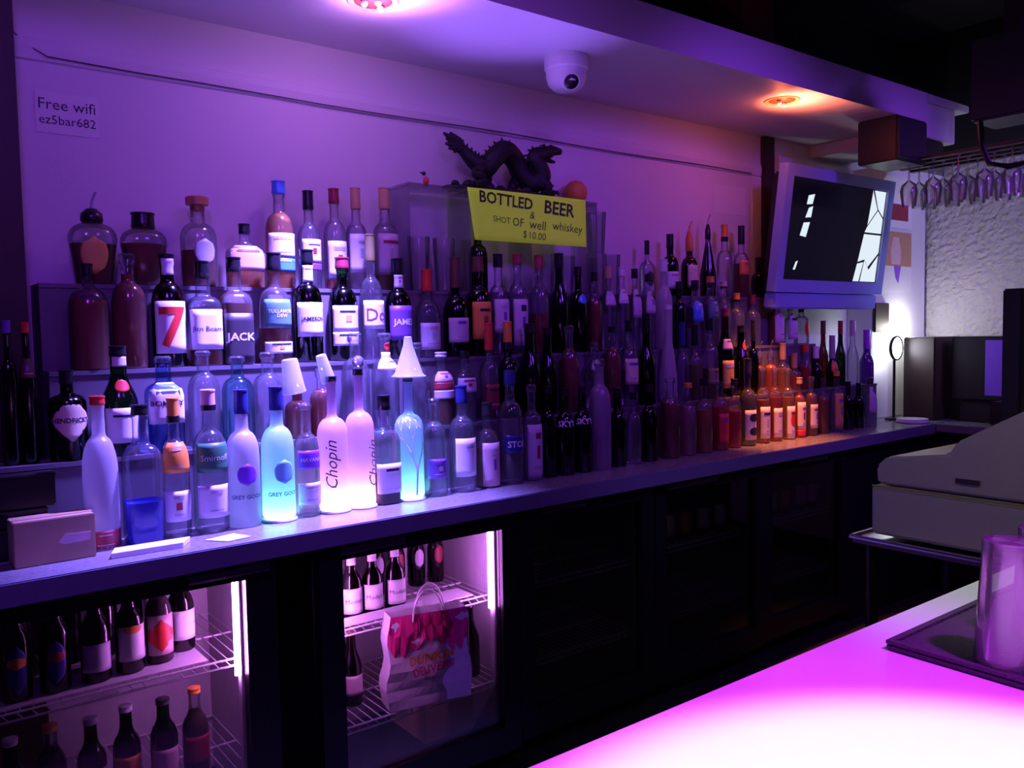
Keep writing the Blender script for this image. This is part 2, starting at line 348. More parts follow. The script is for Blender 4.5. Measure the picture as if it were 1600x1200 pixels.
struct('floor', MB().box((-3, -3, -.05), (8, 3, 0)), 'floor_dark')
struct('ceiling', MB().box((-3, -3, 3.2), (8, 3, 3.25)), 'dark_ceiling')
wb = struct('wall_back', MB().box((-.8, WY, 0), (5.25, WY+.1, 2.606)), 'wall_paint')
struct('wall_upper', MB().box((-.8, WY-.02, 2.607), (5.25, WY+.1, 3.2)), 'dark_ceiling')
struct('wall_end_upper', MB().box((5.2, .4, 2.5), (5.27, WY-.021, 3.2)), 'dark_ceiling')
struct('trim_1', MB().prism([(WY, 2.254), (WY-.010, 2.258), (WY-.014, 2.29), (WY-.010, 2.315), (WY, 2.319)], .36, 3.77), 'wall_paint', bevel=0)
struct('trim_2', MB().box((3.69, WY-.012, 1.3), (3.77, WY, 2.254)), 'wall_paint', bevel=.003)
struct('trim_3', MB().box((3.775, WY-.03, 1.2), (3.86, WY, SZ)), 'dark_wood', bevel=.003)
struct('wall_left', MB().box((.02, 2.62, 0), (.362, WY, 3.2)), 'dark_wood')
# stucco end wall, a real relief
mb = MB(); NY, NZ = 220, 210
for j in range(NZ+1):
    for i in range(NY+1):
        y = 2.76-1.2*i/NY; z = .9+1.6*j/NZ
        d = noise.fractal(Vector((y*26+z*10, z*40, 3)), 1, 2, 4)*.009+abs(noise.noise(Vector((y*44+z*26, z*62, 9))))*.010
        mb.v.append((5.25-d, y, z))
mb.f = [(j*(NY+1)+i, j*(NY+1)+i+1, (j+1)*(NY+1)+i+1, (j+1)*(NY+1)+i) for j in range(NZ) for i in range(NY)]
eb = struct('wall_end', mb, 'stucco', smooth=True)
struct('wall_end_core', MB().box((5.27, .4, 0), (5.37, WY, 3.2)), 'stucco'); bpy.data.objects['wall_end_core'].name = 'wall_right'
# soffit
so = struct('ceiling_soffit', MB().prism([(SY, SZ), (SY, 2.606), (WY, 2.606), (WY, SZ)], -.8, 4.22), 'wall_paint')
struct('trim_4', MB().box((4.22, SY+.02, 2.40), (4.55, WY, 2.57)).box((4.22, SY, 2.57), (4.66, WY, 2.606)), 'wall_paint', bevel=.004)
# pilaster at the end with capital
pi = struct('trim_6', MB().box((4.60, 2.60, .93), (5.20, WY, 2.22)), 'wall_paint', bevel=.004)
obj('capital', MB().prism([(2.60, 2.20), (2.50, 2.30), (2.50, 2.36), (WY, 2.36), (WY, 2.20)], 4.56, 5.22), 'wall_paint', pi, bevel=.004)
struct('trim_5', MB().box((3.02, 2.30, 2.607), (3.24, 2.5, 3.19)), 'brown_wood', bevel=.004)

# cable drooping onto the moulding; its long run draws the moulding's shadow line
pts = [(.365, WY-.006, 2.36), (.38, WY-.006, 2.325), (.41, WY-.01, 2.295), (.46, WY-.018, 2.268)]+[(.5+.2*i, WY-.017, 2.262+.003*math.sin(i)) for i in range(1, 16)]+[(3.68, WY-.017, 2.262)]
tag(obj('cable', MB().tube(pts, .0018, 6), P('dark'), smooth=True), 'thin dark cable whose run stands for the wall moulding shadow line', 'cable')

# ------------------------------------------------------------------ recessed soffit lamps
def can_light(x, y, label, bulbs, col, watts):
    t = thing('recessed_light', label, 'light', (x, y, SZ), 0, 'recessed lamps in the soffit')
    obj('trim_ring', MB().lathe([(.058, -.001), (.075, -.004), (.078, 0), (.058, .001)], 28), 'cork_brown' if 'cork_brown' in MATS else P('tan'), t, True)
    obj('reflector', MB().lathe([(.058, -.0005), (.045, -.0016), (.002, -.002)], 24), P('brown'), t, True)
    for bx, by in bulbs:
        b = obj('bulb', MB().ball((bx, by, -.012), .011, 10, 6), 'bulb_white' if watts < 0 else P('pale'), t, True)
        lamp('soffit_bulb_light', 'POINT', (x+bx, y+by, SZ-.055), col, abs(watts)/len(bulbs), .010)
lamp('halo_fill', 'SPOT', (1.27, 2.24, SZ-.17), (.85, .26, 1), 13, 0, (1.27, 2.20, SZ), 128, 1)  # added upward fills without fixtures, spreading colour round the recessed lamps
lamp('halo_fill', 'SPOT', (3.28, 2.25, SZ-.16), (1, .16, .08), 19, 0, (3.32, 2.22, SZ), 124, 1)
lamp('soffit_fill', 'SPOT', (1.55, 2.19, 1.0), (.30, .13, 1), 95, .03, (1.72, 2.2, 2.46), 36, 1)  # added fill just above the counter edge, no fixture; brightens the soffit underside
can_light(1.27, 2.31, 'recessed soffit lamp glowing pink-white above the lit bottles', [(-.03, 0), (.03, .01), (0, -.03)], (.66, .26, 1), 2.6)
can_light(3.265, 2.273, 'recessed soffit lamp glowing orange above the right-hand bottles', [(-.02, 0), (.03, .01)], (1, .17, .06), 1.2)
lamp('soffit_spot', 'SPOT', (1.24, 2.28, SZ-.03), (.24, .15, 1), 1150, .05, (1.0, 2.36, .93), 64, .85)
lamp('soffit_spot', 'SPOT', (3.265, 2.26, SZ-.03), (1, .24, .04), 320, .045, (3.44, 2.40, .93), 34, 1)

# security camera
t = thing('security_camera', 'white dome security camera under the soffit', 'camera', (2.09, 2.37, SZ))
obj('mount', MB().lathe([(.078, 0), (.080, -.006), (.080, -.045), (.074, -.052)], 28, cap0=True), 'white_plastic', t, True)
obj('dome', MB().lathe([(.074, -.050), (.074, -.075), (.066, -.10), (.048, -.118), (.022, -.127), (.001, -.129)], 28), 'white_plastic', t, True)
d = Vector((-.35, -.85, -.5)).normalized(); c0 = Vector((0, 0, -.072))
ring = MB(); ring.lathe([(.034, .060), (.036, .066), (.030, .070), (.026, .066)], 22); eye = MB(); eye.lathe([(.030, .064), (.024, .069), (.001, .071)], 20)
q = d.to_track_quat('Z', 'Y')
for m_ in (ring, eye): m_.v = [tuple(c0+q @ Vector(v)) for v in m_.v]
obj('lens_ring', ring, 'white_plastic', t, True); obj('lens', eye, 'black_plastic', t, True)

# ------------------------------------------------------------------ back counter, risers, coolers
CF = lambda x: 2.125+.026*x            # counter front edge
ct = thing('back_counter', 'long dark stone back-bar counter carrying the bottles', 'counter', (2.2, 2.4, .875))
def world(o, c): o.location = -Vector(c); return o
mb = MB().hexa([(-.5, CF(-.5)+.012, .885), (5.24, CF(5.24)+.012, .885), (5.24, WY-.002, .885), (-.5, WY-.002, .885), (-.5, CF(-.5)+.012, .93), (5.24, CF(5.24)+.012, .93), (5.24, WY-.002, .93), (-.5, WY-.002, .93)])
world(obj('worktop', mb, 'counter_stone', ct), ct.location)
mb = MB().hexa([(-.5, CF(-.5), .875), (4.9, CF(4.9), .875), (4.9, CF(4.9)+.012, .875), (-.5, CF(-.5)+.012, .875), (-.5, CF(-.5), .931), (4.9, CF(4.9), .931), (4.9, CF(4.9)+.012, .931), (-.5, CF(-.5)+.012, .931)])
world(obj('front_edging', mb, 'counter_edge', ct, bevel=.003), ct.location)
world(obj('return_worktop', MB().box((4.62, 1.70, .885), (5.24, 2.24, .929)), 'counter_stone', ct, bevel=.003), ct.location)

STEPS = ((2.413, .018, .931, 1.15, .13, 4.46, 2.520, .0085), (2.520, .0085, .931, 1.38, .39, 3.96, 2.618, .001), (2.618, .001, .931, 1.62, .39, 3.76, WY-.002, 0))
for i, (a, s_, z0, z1, x0, x1, a2, s2) in enumerate(STEPS):
    rs = thing('display_step', ('lowest pale step of the bottle display', 'middle pale step of the bottle display', 'top pale step of the bottle display')[i], 'riser', (2.0, a, .931), 0, 'steps of the bottle display')
    yf = lambda x: a+s_*x
    yb = lambda x: a2+s2*x-.001
    b = MB().hexa([(x0, yf(x0)-.004, z1-.012), (x1, yf(x1)-.004, z1-.012), (x1, yb(x1), z1-.012), (x0, yb(x0), z1-.012), (x0, yf(x0)-.004, z1), (x1, yf(x1)-.004, z1), (x1, yb(x1), z1), (x0, yb(x0), z1)])
    world(obj('tread', b, 'riser_board', rs), rs.location)
    b = MB().hexa([(x0, yf(x0), z0), (x1, yf(x1), z0), (x1, yf(x1)+.012, z0), (x0, yf(x0)+.012, z0), (x0, yf(x0), z1-.012), (x1, yf(x1), z1-.012), (x1, yf(x1)+.012, z1-.012), (x0, yf(x0)+.012, z1-.012)])
    world(obj('riser_face', b, 'riser_board', rs), rs.location); world(obj('end_panel', MB().box((x0, yf(x0)+.012, z0), (x0+.012, yb(x0), z1-.012)), 'riser_board', rs), rs.location)

def wire_shelf(parent, x0, x1, y0, y1, z, name='wire_shelf'):
    mb = MB(); n = int((x1-x0)/.028)
    for i in range(n+1):
        x = x0+(x1-x0)*i/n; mb.tube([(x, y0, z), (x, y1, z)], .0018, 5)
    for y in (y0, (y0+y1)/2, y1): mb.tube([(x0, y, z-.003), (x1, y, z-.003)], .003, 6)
    mb.tube([(x0, y0, z-.022), (x1, y0, z-.022)], .003, 6)
    m = int((x1-x0)/.03)
    for i in range(m): mb.tube([(x0+(x1-x0)*i/m, y0, z-.003), (x0+(x1-x0)*(i+.5)/m, y0, z-.022)], .0016, 4)
    return obj(name, mb, 'white_wire', parent)
def cooler(label, x0, x1, yf, lit, handle, shelves, pane='pane', ox0=None, ox1=None):
    """under-counter bottle cooler x0..x1, door front at yf; opening ox0..ox1"""
    t = thing('bottle_cooler', label, 'cooler', ((x0+x1)/2, yf, .0), 0, 'coolers under the back counter'); L = t.location
    W = lambda n, mb, m, par=t, **k: world(obj(n, mb, m, par, **k), L) if par is t else obj(n, mb, m, par, **k)
    W('carcass', MB().box((x0, yf+.045, .06), (x0+.03, WY-.04, .868)).box((x1-.03, yf+.045, .06), (x1, WY-.04, .868)).box((x0+.03, WY-.07, .06), (x1-.03, WY-.04, .868))
      .box((x0+.03, yf+.045, .06), (x1-.03, WY-.07, .10)).box((x0+.03, yf+.045, .84), (x1-.03, WY-.07, .868)), 'black_enamel')
    if lit: W('liner', MB().box((x0+.031, yf+.05, .10), (x0+.036, WY-.075, .838)).box((x1-.036, yf+.05, .10), (x1-.031, WY-.075, .838)).box((x0+.036, WY-.082, .10), (x1-.036, WY-.075, .838)), 'fridge_liner')
    W('kick_plate', MB().box((x0, yf+.06, 0), (x1, yf+.08, .06)), 'black_enamel')
    a, b, z0, z1 = ox0 or x0+.07, ox1 or x1-.07, .16, .822
    d = W('door_frame', MB().box((x0+.003, yf, .07), (a, yf+.04, .866)).box((b, yf, .07), (x1-.003, yf+.04, .866)).box((a, yf, .07), (b, yf+.04, z0)).box((a, yf, z1), (b, yf+.04, .866)), 'black_enamel')
    obj('door_glass', MB().box((a, yf+.016, z0), (b, yf+.022, z1)), pane, d)
    obj('gasket', MB().box((a, yf+.0385, z0), (a+.006, yf+.044, z1)).box((b-.006, yf+.0385, z0), (b, yf+.044, z1)), P('grey'), d)
    h0, h1 = handle
    obj('handle', MB().prism([(yf, .868), (yf-.030, .866), (yf-.034, .850), (yf-.028, .842), (yf-.024, .853), (yf, .855)], h0, h1), 'black_plastic', d, bevel=.001)
    if lit:
        W('light_tube', MB().lathe([(.0065, 0), (.0065, .27)], 10, 2, 1, (b-.012, yf+.056, .55), True, True), 'tube_glow')
        if x0 > .5: W('light_tube', MB().lathe([(.0065, 0), (.0065, .27)], 10, 2, 1, (a+.012, yf+.056, .55), True, True), 'tube_glow')
        W('tube_bracket', MB().box((b-.006, yf+.046, .14), (b+.004, yf+.066, .825)), 'white_plastic')
    for i, (y0, z) in enumerate(shelves):
        sh = W('wire_shelf', MB(), 'white_wire') if False else wire_shelf(t, x0+.038, x1-.038, y0, WY-.09, z); sh.location = -L
    return t
FY = 2.185
ca = cooler('lit cooler at the left with a row of beer bottles', -.10, .862, FY, True, (.62, .83), [(FY+.06, .60), (FY+.06, .27)], ox0=-.02, ox1=.775)
cb = cooler('lit cooler holding a paper takeaway bag', .985, 1.70, FY+.01, True, (1.04, 1.25), [(2.315, .575), (FY+.06, .305)], ox0=1.06, ox1=1.63)
cooler('dark cooler right of the one with the paper bag', 1.72, 2.385, 2.225, False, (1.80, 2.0), [(2.30, .58), (2.30, .30)])
cooler('dark cooler in the middle of the counter run', 2.40, 3.10, 2.24, False, (2.44, 2.74), [(2.32, .58), (2.32, .30)])
cooler('dark cooler nearest the cash register', 3.115, 3.80, 2.262, False, (3.34, 3.57), [(2.34, .58), (2.34, .30)])
tag(obj('cabinet_panel', MB().box((3.82, 2.28, 0), (4.95, WY-.04, .868)), 'black_enamel', bevel=.004), 'plain black cabinet under the far end of the counter', 'cabinet')
tag(obj('cabinet_panel', MB().box((4.66, 1.74, 0), (5.2, 2.235, .884)), 'black_enamel', bevel=.004), 'black cabinet under the return worktop', 'cabinet')
tag(obj('shelf_liner', MB().box((-.05, 2.25, .603), (.69, 2.42, .607)), 'white_plastic'), 'pale sheet lining the shelf under the beer bottles', 'liner')
tag(obj('carton_tray', MB().box((1.09, 2.325, .578), (1.60, 2.42, .582)).box((1.09, 2.322, .578), (1.40, 2.326, .605)), 'white_plastic'), 'white bottle tray on the shelf behind the paper bag', 'tray')

# ------------------------------------------------------------------ bottles of the display
#row,x,y,z,h,R,shape,glass,liquid,level,cap,cap_start,labels,look
BOTTLES = [
(1,0.468,2.346,0.93,0.391,0.0423,'tall','frost',None,0.00,'red',0.942,[('rect',-0.007,0.128,'wine','','ink')],'tall frosted bottle with red cap and red base band'),
(1,0.569,2.349,0.93,0.362,0.0460,'square','clear','blue',0.30,'black',0.926,[],'square clear bottle with blue liquid in its base'),
(1,0.653,2.351,0.93,0.375,0.0370,'round','clear',None,0.00,'orange',0.826,[('rect',0.467,0.683,'orange','','ink'),('rect',0.120,0.338,'pale','','ink')],'clear bottle with square orange label'),
(1,0.748,2.353,0.93,0.392,0.0459,'round','clear',None,0.00,'pink',0.856,[('rect',0.427,0.631,'green','Smirnoff','pale'),('rect',0.110,0.337,'pale','','ink')],'clear bottle with square green label and pink cap'),
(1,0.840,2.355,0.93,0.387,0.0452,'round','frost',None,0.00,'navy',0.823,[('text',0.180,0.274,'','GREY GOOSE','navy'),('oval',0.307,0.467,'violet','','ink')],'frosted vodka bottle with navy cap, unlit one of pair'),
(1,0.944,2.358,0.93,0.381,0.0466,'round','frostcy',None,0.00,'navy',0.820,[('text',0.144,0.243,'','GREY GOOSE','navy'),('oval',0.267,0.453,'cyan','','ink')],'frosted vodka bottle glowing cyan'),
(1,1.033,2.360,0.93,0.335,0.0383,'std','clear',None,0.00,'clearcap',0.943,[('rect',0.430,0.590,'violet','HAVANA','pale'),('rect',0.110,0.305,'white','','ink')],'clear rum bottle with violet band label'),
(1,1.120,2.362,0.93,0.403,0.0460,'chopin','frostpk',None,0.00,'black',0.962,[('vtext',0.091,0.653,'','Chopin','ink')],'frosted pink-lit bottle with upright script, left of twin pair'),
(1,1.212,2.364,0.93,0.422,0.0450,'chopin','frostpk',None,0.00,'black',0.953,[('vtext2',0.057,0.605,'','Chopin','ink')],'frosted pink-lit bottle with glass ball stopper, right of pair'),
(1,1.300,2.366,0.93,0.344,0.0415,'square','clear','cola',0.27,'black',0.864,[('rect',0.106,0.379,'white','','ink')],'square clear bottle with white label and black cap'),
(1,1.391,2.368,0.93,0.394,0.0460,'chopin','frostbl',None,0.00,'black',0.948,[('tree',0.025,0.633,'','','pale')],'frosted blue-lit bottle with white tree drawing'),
(1,1.486,2.371,0.93,0.322,0.0437,'round','clear',None,0.00,'clearcap',0.934,[('rect',0.189,0.388,'purple','','ink')],'clear bottle with thick glass foot'),
(1,1.601,2.373,0.93,0.359,0.0460,'round','clear',None,0.00,'navy',0.831,[('rect',0.150,0.509,'pale','','ink')],'clear bottle with glowing pale rectangular label'),
(1,1.709,2.376,0.93,0.295,0.0409,'std','clear','redamber',0.46,'dark',0.834,[('rect',0.024,0.532,'pink','','ink')],'bottle with pinkish purple label and dark cap'),
(1,1.811,2.378,0.93,0.402,0.0460,'round','clear',None,0.00,'navy',0.876,[('rect',0.277,0.435,'navy','STOLI','pale')],'clear vodka bottle with blue band label'),
(1,1.911,2.381,0.93,0.347,0.0373,'std','clear',None,0.00,'clearcap',0.920,[('rect',-0.005,0.586,'lilac','','ink')],'clear bottle with tall lilac label down to its base'),
(1,1.991,2.383,0.93,0.339,0.0298,'std','dark',None,0.00,'black',0.910,[],'thin dark bottle left of the dark blue pair'),
(1,2.071,2.385,0.93,0.325,0.0385,'tall','navygl',None,0.00,'black',0.897,[('text',0.542,0.646,'','SKYY','pale')],'dark blue vodka bottle, left of the blue pair'),
(1,2.163,2.387,0.93,0.325,0.0377,'tall','navygl',None,0.00,'black',0.895,[('text',0.549,0.654,'','SKYY','pale')],'dark blue vodka bottle, right of the blue pair'),
(1,2.256,2.389,0.93,0.429,0.0440,'round','frostvi',None,0.00,'clearcap',0.931,[],'frosted dusky violet bottle with long neck'),
(1,2.354,2.392,0.93,0.310,0.0346,'std','black',None,0.00,'black',0.886,[],'black bottle right of the dusky violet one'),
(1,2.446,2.394,0.93,0.289,0.0322,'tall','clear',None,0.00,'black',0.893,[],'slim clear bottle with black cap'),
(1,2.538,2.396,0.93,0.315,0.0356,'std','dark',None,0.00,'black',0.901,[],'dark bottle with vertical glint'),
(1,2.668,2.399,0.93,0.336,0.0424,'round','clear','redamber',0.68,'clearcap',0.936,[('tree',0.200,0.521,'','','ink')],'reddish bottle with dark leaf drawing'),
(1,2.784,2.402,0.93,0.308,0.0369,'std','clear','pinkl',0.67,'orange',0.929,[],'clear bottle of pale pink liquor'),
(1,2.891,2.404,0.93,0.320,0.0375,'std','clear','amber',0.58,'black',0.913,[],'clear bottle of golden liquor'),
(1,3.002,2.407,0.93,0.303,0.0380,'round','clear','campari',0.63,'clearcap',0.944,[('rect',0.099,0.541,'redl','','ink')],'bottle with bright red label'),
(1,3.104,2.409,0.93,0.310,0.0321,'std','clear','campari',0.53,'dark',0.907,[],'bottle of crimson liquor'),
(1,3.204,2.412,0.93,0.399,0.0390,'std','clear','olive',0.62,'dark',0.780,[('rect',0.072,0.412,'cream','','ink'),('oval',0.271,0.375,'ink','','ink'),('oval',0.116,0.220,'ink','','ink')],'bottle with black and cream spotted label'),
(1,3.323,2.415,0.93,0.353,0.0329,'std','clear','amber',0.57,'clearcap',0.932,[('rect',0.067,0.484,'cream','','ink')],'orange-lit bottle with cream label'),
(1,3.420,2.417,0.93,0.349,0.0333,'std','clear','campari',0.60,'clearcap',0.931,[('rect',0.060,0.453,'cream','','ink')],'orange-lit bottle with cream label and red shoulder'),
(1,3.526,2.420,0.93,0.339,0.0337,'std','clear','amber',0.60,'clearcap',0.927,[('rect',0.015,0.472,'cream','','ink'),('oval',0.162,0.399,'red','','ink')],'orange-lit bottle with red flower on label'),
(1,3.624,2.422,0.93,0.292,0.0307,'std','clear','campari',0.76,'tan',0.893,[('rect',0.138,0.592,'cream','','ink'),('rect',0.030,0.127,'red','','ink')],'orange-lit bottle with red-edged cream label'),
(1,3.725,2.424,0.93,0.293,0.0327,'std','clear','redamber',0.71,'clearcap',0.913,[('rect',0.130,0.533,'cream','','ink')],'last orange-lit bottle with cream label'),
(1,3.835,2.427,0.93,0.275,0.0314,'std','clear','redamber',0.67,'dark',0.883,[],'dim bottle of maroon liquor'),
(1,3.961,2.430,0.93,0.309,0.0336,'std','clear',None,0.00,'orange',0.894,[('rect',0.060,0.638,'gold','','ink')],'dim bottle with tall gold label'),
(1,4.073,2.433,0.93,0.251,0.0286,'std','dark',None,0.00,'black',0.867,[],'dark bottle near the end of the row'),
(1,4.176,2.435,0.93,0.239,0.0289,'std','black',None,0.00,'black',0.858,[],'black bottle near the end of the row'),
(1,4.294,2.438,0.93,0.261,0.0365,'std','clear',None,0.00,'dark',0.868,[('rect',0.270,0.815,'lilac','','ink')],'bottle with lavender label at right end'),
(2,0.290,2.460,1.15,0.366,0.0207,'std','dark','cola',0.82,'purple',0.912,[],'dark bottle at the far left edge'),
(2,0.331,2.461,1.15,0.361,0.0199,'std','dark','cola',0.74,'red',0.924,[('rect',0.608,0.744,'brown','','ink')],'dark bottle with dull red cap'),
(2,0.420,2.463,1.15,0.237,0.0460,'apoth','black',None,0.00,'black',0.838,[('diamond',0.216,0.683,'cream',"HENDRICK'S",'ink')],'black bottle with diamond-shaped cream label'),
(2,0.548,2.465,1.15,0.296,0.0460,'wine','green',None,0.00,'black',0.907,[('rect',0.813,0.901,'white','','ink'),('rect',0.122,0.439,'white','','ink'),('oval',0.579,0.696,'red','','ink')],'green gin bottle with red seal and white label'),
(2,0.664,2.467,1.15,0.265,0.0460,'square','bluegl',None,0.00,'clearcap',0.933,[('rect',0.298,0.724,'pale','BOMBAY','ink')],'blue glass bottle with arched pale label'),
(2,0.775,2.469,1.15,0.277,0.0438,'round','clear',None,0.00,'clearcap',0.947,[],'tall unlabelled clear bottle with shiny shoulders'),
(2,0.874,2.471,1.15,0.259,0.0460,'round','tealgl',None,0.00,'clearcap',0.927,[],'teal tinted clear bottle'),
(2,0.966,2.472,1.15,0.268,0.0448,'round','clear',None,0.00,'clearcap',0.928,[],'clear bottle with rounded shoulders behind the cyan-lit bottle'),
(2,1.059,2.474,1.15,0.167,0.0397,'std','clear','redamber',0.81,'clearcap',0.858,[],'bottle of red liquor under a cyan plastic cup'),
(2,1.142,2.476,1.15,0.213,0.0384,'std','clear','redamber',0.67,'clearcap',0.858,[],'bottle of dark red liquor behind the script bottles'),
(2,1.262,2.478,1.15,0.322,0.0460,'round','clear',None,0.00,'clearcap',0.904,[],'large clear bottle behind the twin script bottles'),
(2,1.371,2.480,1.15,0.320,0.0460,'std','clear',None,0.00,'clearcap',0.934,[('rect',0.617,0.802,'white','BACARDI','ink'),('oval',0.815,0.901,'red','','ink')],'clear rum bottle with round red emblem label'),
(2,1.490,2.482,1.15,0.286,0.0460,'std','clear',None,0.00,'clearcap',0.924,[],'clear bottle behind the white funnel cup'),
(2,1.594,2.484,1.15,0.251,0.0434,'std','clear','whisky',0.60,'white',0.929,[('rect',0.592,0.734,'pink','','ink'),('rect',0.485,0.583,'wine','','ink'),('rect',0.361,0.476,'lilac','','ink')],'bottle with pink and lilac band label'),
(2,1.692,2.485,1.15,0.253,0.0418,'std','clear',None,0.00,'black',0.892,[('rect',0.425,0.623,'lilac','','ink')],'clear bottle with pale label and black cap'),
(2,1.802,2.487,1.15,0.349,0.0360,'std','clear',None,0.00,'red',0.722,[('rect',0.103,0.370,'wine','','ink')],'clear bottle with red capsule and maroon label'),
(2,1.890,2.489,1.15,0.356,0.0381,'std','dark','cola',0.62,'orange',0.709,[],'dark bottle with orange capsule'),
(2,1.995,2.491,1.15,0.348,0.0416,'wine','dkgreen','cola',0.62,'black',0.896,[],'green bottle with silver-glinting neck'),
(2,2.084,2.493,1.15,0.331,0.0367,'wine','black',None,0.00,'black',0.904,[],'blackish green bottle'),
(2,2.197,2.495,1.15,0.340,0.0385,'std','clear','redamber',0.62,'clearcap',0.912,[],'clear bottle holding reddish brown liquor'),
(2,2.332,2.497,1.15,0.272,0.0385,'tall','clear',None,0.00,'clearcap',0.896,[('rect',0.584,0.736,'lilac','','ink')],'tall clear bottle with narrow grey label'),
(2,2.434,2.499,1.15,0.333,0.0359,'std','clear','redamber',0.73,'black',0.922,[],'bottle of pale red liquor'),
(2,2.532,2.501,1.15,0.358,0.0385,'tall','clear',None,0.00,'black',0.867,[('rect',0.257,0.555,'cream','','ink')],'clear bottle with dark square cap and cream label'),
(2,2.638,2.502,1.15,0.385,0.0385,'wine','dkgreen','cola',0.65,'black',0.789,[],'large dark green bottle with black capsule'),
(2,2.776,2.505,1.15,0.424,0.0385,'pear','frost',None,0.00,'white',0.948,[],'frosted pear-shaped bottle with long neck'),
(2,2.869,2.507,1.15,0.349,0.0318,'std','clear',None,0.00,'navy',0.701,[],'clear bottle with navy capsule'),
(2,2.956,2.508,1.15,0.334,0.0354,'std','clear','olive',0.47,'black',0.726,[],'bottle of olive green liqueur'),
(2,3.060,2.510,1.15,0.362,0.0385,'std','clear','olive',0.38,'black',0.856,[('rect',0.180,0.382,'olive','','ink')],'clear bottle with olive label'),
(2,3.172,2.512,1.15,0.409,0.0385,'wine','brown','cola',0.73,'wine',0.906,[('rect',0.538,0.654,'pink','','ink'),('rect',0.102,0.415,'gold','','ink')],'brown bottle with gold label and red top'),
(2,3.292,2.514,1.15,0.331,0.0385,'wine','dark','cola',0.71,'black',0.891,[('oval',0.636,0.773,'red','','ink')],'dark bottle with small red oval'),
(2,3.387,2.516,1.15,0.355,0.0253,'std','dkgreen',None,0.00,'black',0.716,[],'slim dark green bottle'),
(2,3.438,2.517,1.15,0.207,0.0252,'std','clear','redamber',0.73,'pour_clear',0.776,[],'red liquor bottle with clear pourer'),
(2,3.527,2.518,1.15,0.211,0.0345,'std','clear','campari',0.69,'pour_clear',0.763,[],'bright red liquor bottle with clear pourer'),
(2,3.629,2.520,1.15,0.240,0.0349,'std','clear','amber',0.48,'tan',0.656,[],'amber bottle with pale cone cap'),
(2,3.729,2.522,1.15,0.187,0.0335,'std','clear','campari',0.41,'tan',0.602,[],'red liquor bottle with pale pink capsule'),
(2,3.826,2.524,1.15,0.230,0.0320,'wine','clear','campari',0.52,'red',0.829,[],'red bottle with sloping shoulders'),
(2,3.925,2.526,1.15,0.218,0.0324,'wine','dark',None,0.00,'white',0.710,[],'dark bottle with white foil cap'),
(2,3.991,2.527,1.15,0.350,0.0271,'wine','brown',None,0.00,'brown',0.800,[],'tall brown wine bottle'),
(2,4.077,2.528,1.15,0.272,0.0310,'wine','dark','cola',0.43,'grey',0.551,[('rect',0.301,0.489,'orange','','ink')],'wine bottle with grey foil and orange label'),
(2,4.158,2.530,1.15,0.349,0.0276,'wine','dkgreen',None,0.00,'wine',0.794,[],'green wine bottle with maroon foil'),
(2,4.280,2.532,1.15,0.352,0.0316,'wine','clear',None,0.00,'lilac',0.753,[],'pale wine bottle with lilac foil'),
(2,4.428,2.535,1.15,0.298,0.0385,'wine','violetgl',None,0.00,'violet',0.643,[],'wine bottle with glossy violet foil'),
(3,0.502,2.569,1.38,0.293,0.0521,'jug','clear','redamber',0.66,'black',0.880,[],'broad jug bottle of dark red liquor'),
(3,0.607,2.570,1.38,0.325,0.0463,'round','clear','redamber',0.82,'clearcap',0.911,[],'round bottle filled with dark red liquor'),
(3,0.714,2.571,1.38,0.328,0.0460,'std','brown','cola',0.81,'black',0.961,[('rect',0.814,0.961,'white','','ink'),('rect',0.123,0.582,'white','7','red')],'brown bottle with large red seven on white label'),
(3,0.815,2.572,1.38,0.312,0.0460,'square','clear','whisky',0.16,'black',0.830,[('rect',0.157,0.537,'white','Jim Beam','ink')],'square bottle with white label beside the red-seven bottle'),
(3,0.910,2.572,1.38,0.327,0.0464,'square','clear','whisky',0.57,'black',0.864,[('rect',0.023,0.477,'dark','JACK','white')],'square whiskey bottle with black and white label'),
(3,1.036,2.573,1.38,0.346,0.0504,'std','clear','whisky',0.32,'black',0.838,[('rect',0.323,0.578,'teal','TULLAMORE\nDEW','white'),('rect',0.091,0.195,'white','','ink')],'bottle with broad teal green label'),
(3,1.148,2.574,1.38,0.361,0.0462,'std','green','cola',0.72,'black',0.875,[('rect',0.711,0.858,'white','','ink'),('rect',0.227,0.529,'white','JAMESON','ink')],'dark green bottle with white label and neck band'),
(3,1.273,2.575,1.38,0.342,0.0479,'std','green','cola',0.70,'wine',0.889,[('rect',0.283,0.531,'white','','ink'),('rect',0.147,0.277,'white','','ink')],'green bottle with two stacked white labels'),
(3,1.379,2.576,1.38,0.424,0.0418,'tall','clear',None,0.00,'olive',0.787,[('rect',0.246,0.471,'white','Do','purple')],'tall clear bottle with olive capsule'),
(3,1.483,2.577,1.38,0.346,0.0462,'std','dark','cola',0.77,'black',0.847,[('rect',0.707,0.835,'white','','ink'),('rect',0.189,0.528,'purple','JAMES','white')],'dark bottle with purple label and white neck band'),
(3,1.602,2.578,1.38,0.313,0.0443,'std','clear',None,0.00,'red',0.754,[('rect',0.093,0.392,'lilac','','ink')],'clear bottle with red capsule'),
(3,1.724,2.579,1.38,0.361,0.0460,'tall','dkgreen','cola',0.63,'brown',0.692,[('rect',0.144,0.389,'lilac','','ink')],'dark green bottle with long brown capsule'),
(3,1.827,2.580,1.38,0.367,0.0460,'std','dkgreen','cola',0.75,'brown',0.846,[('rect',0.168,0.543,'orange','','ink')],'green bottle with big orange label'),
(3,1.920,2.580,1.38,0.381,0.0390,'std','clear',None,0.00,'black',0.868,[('rect',0.221,0.551,'lilac','','ink')],'clear bottle with black cap and lilac label'),
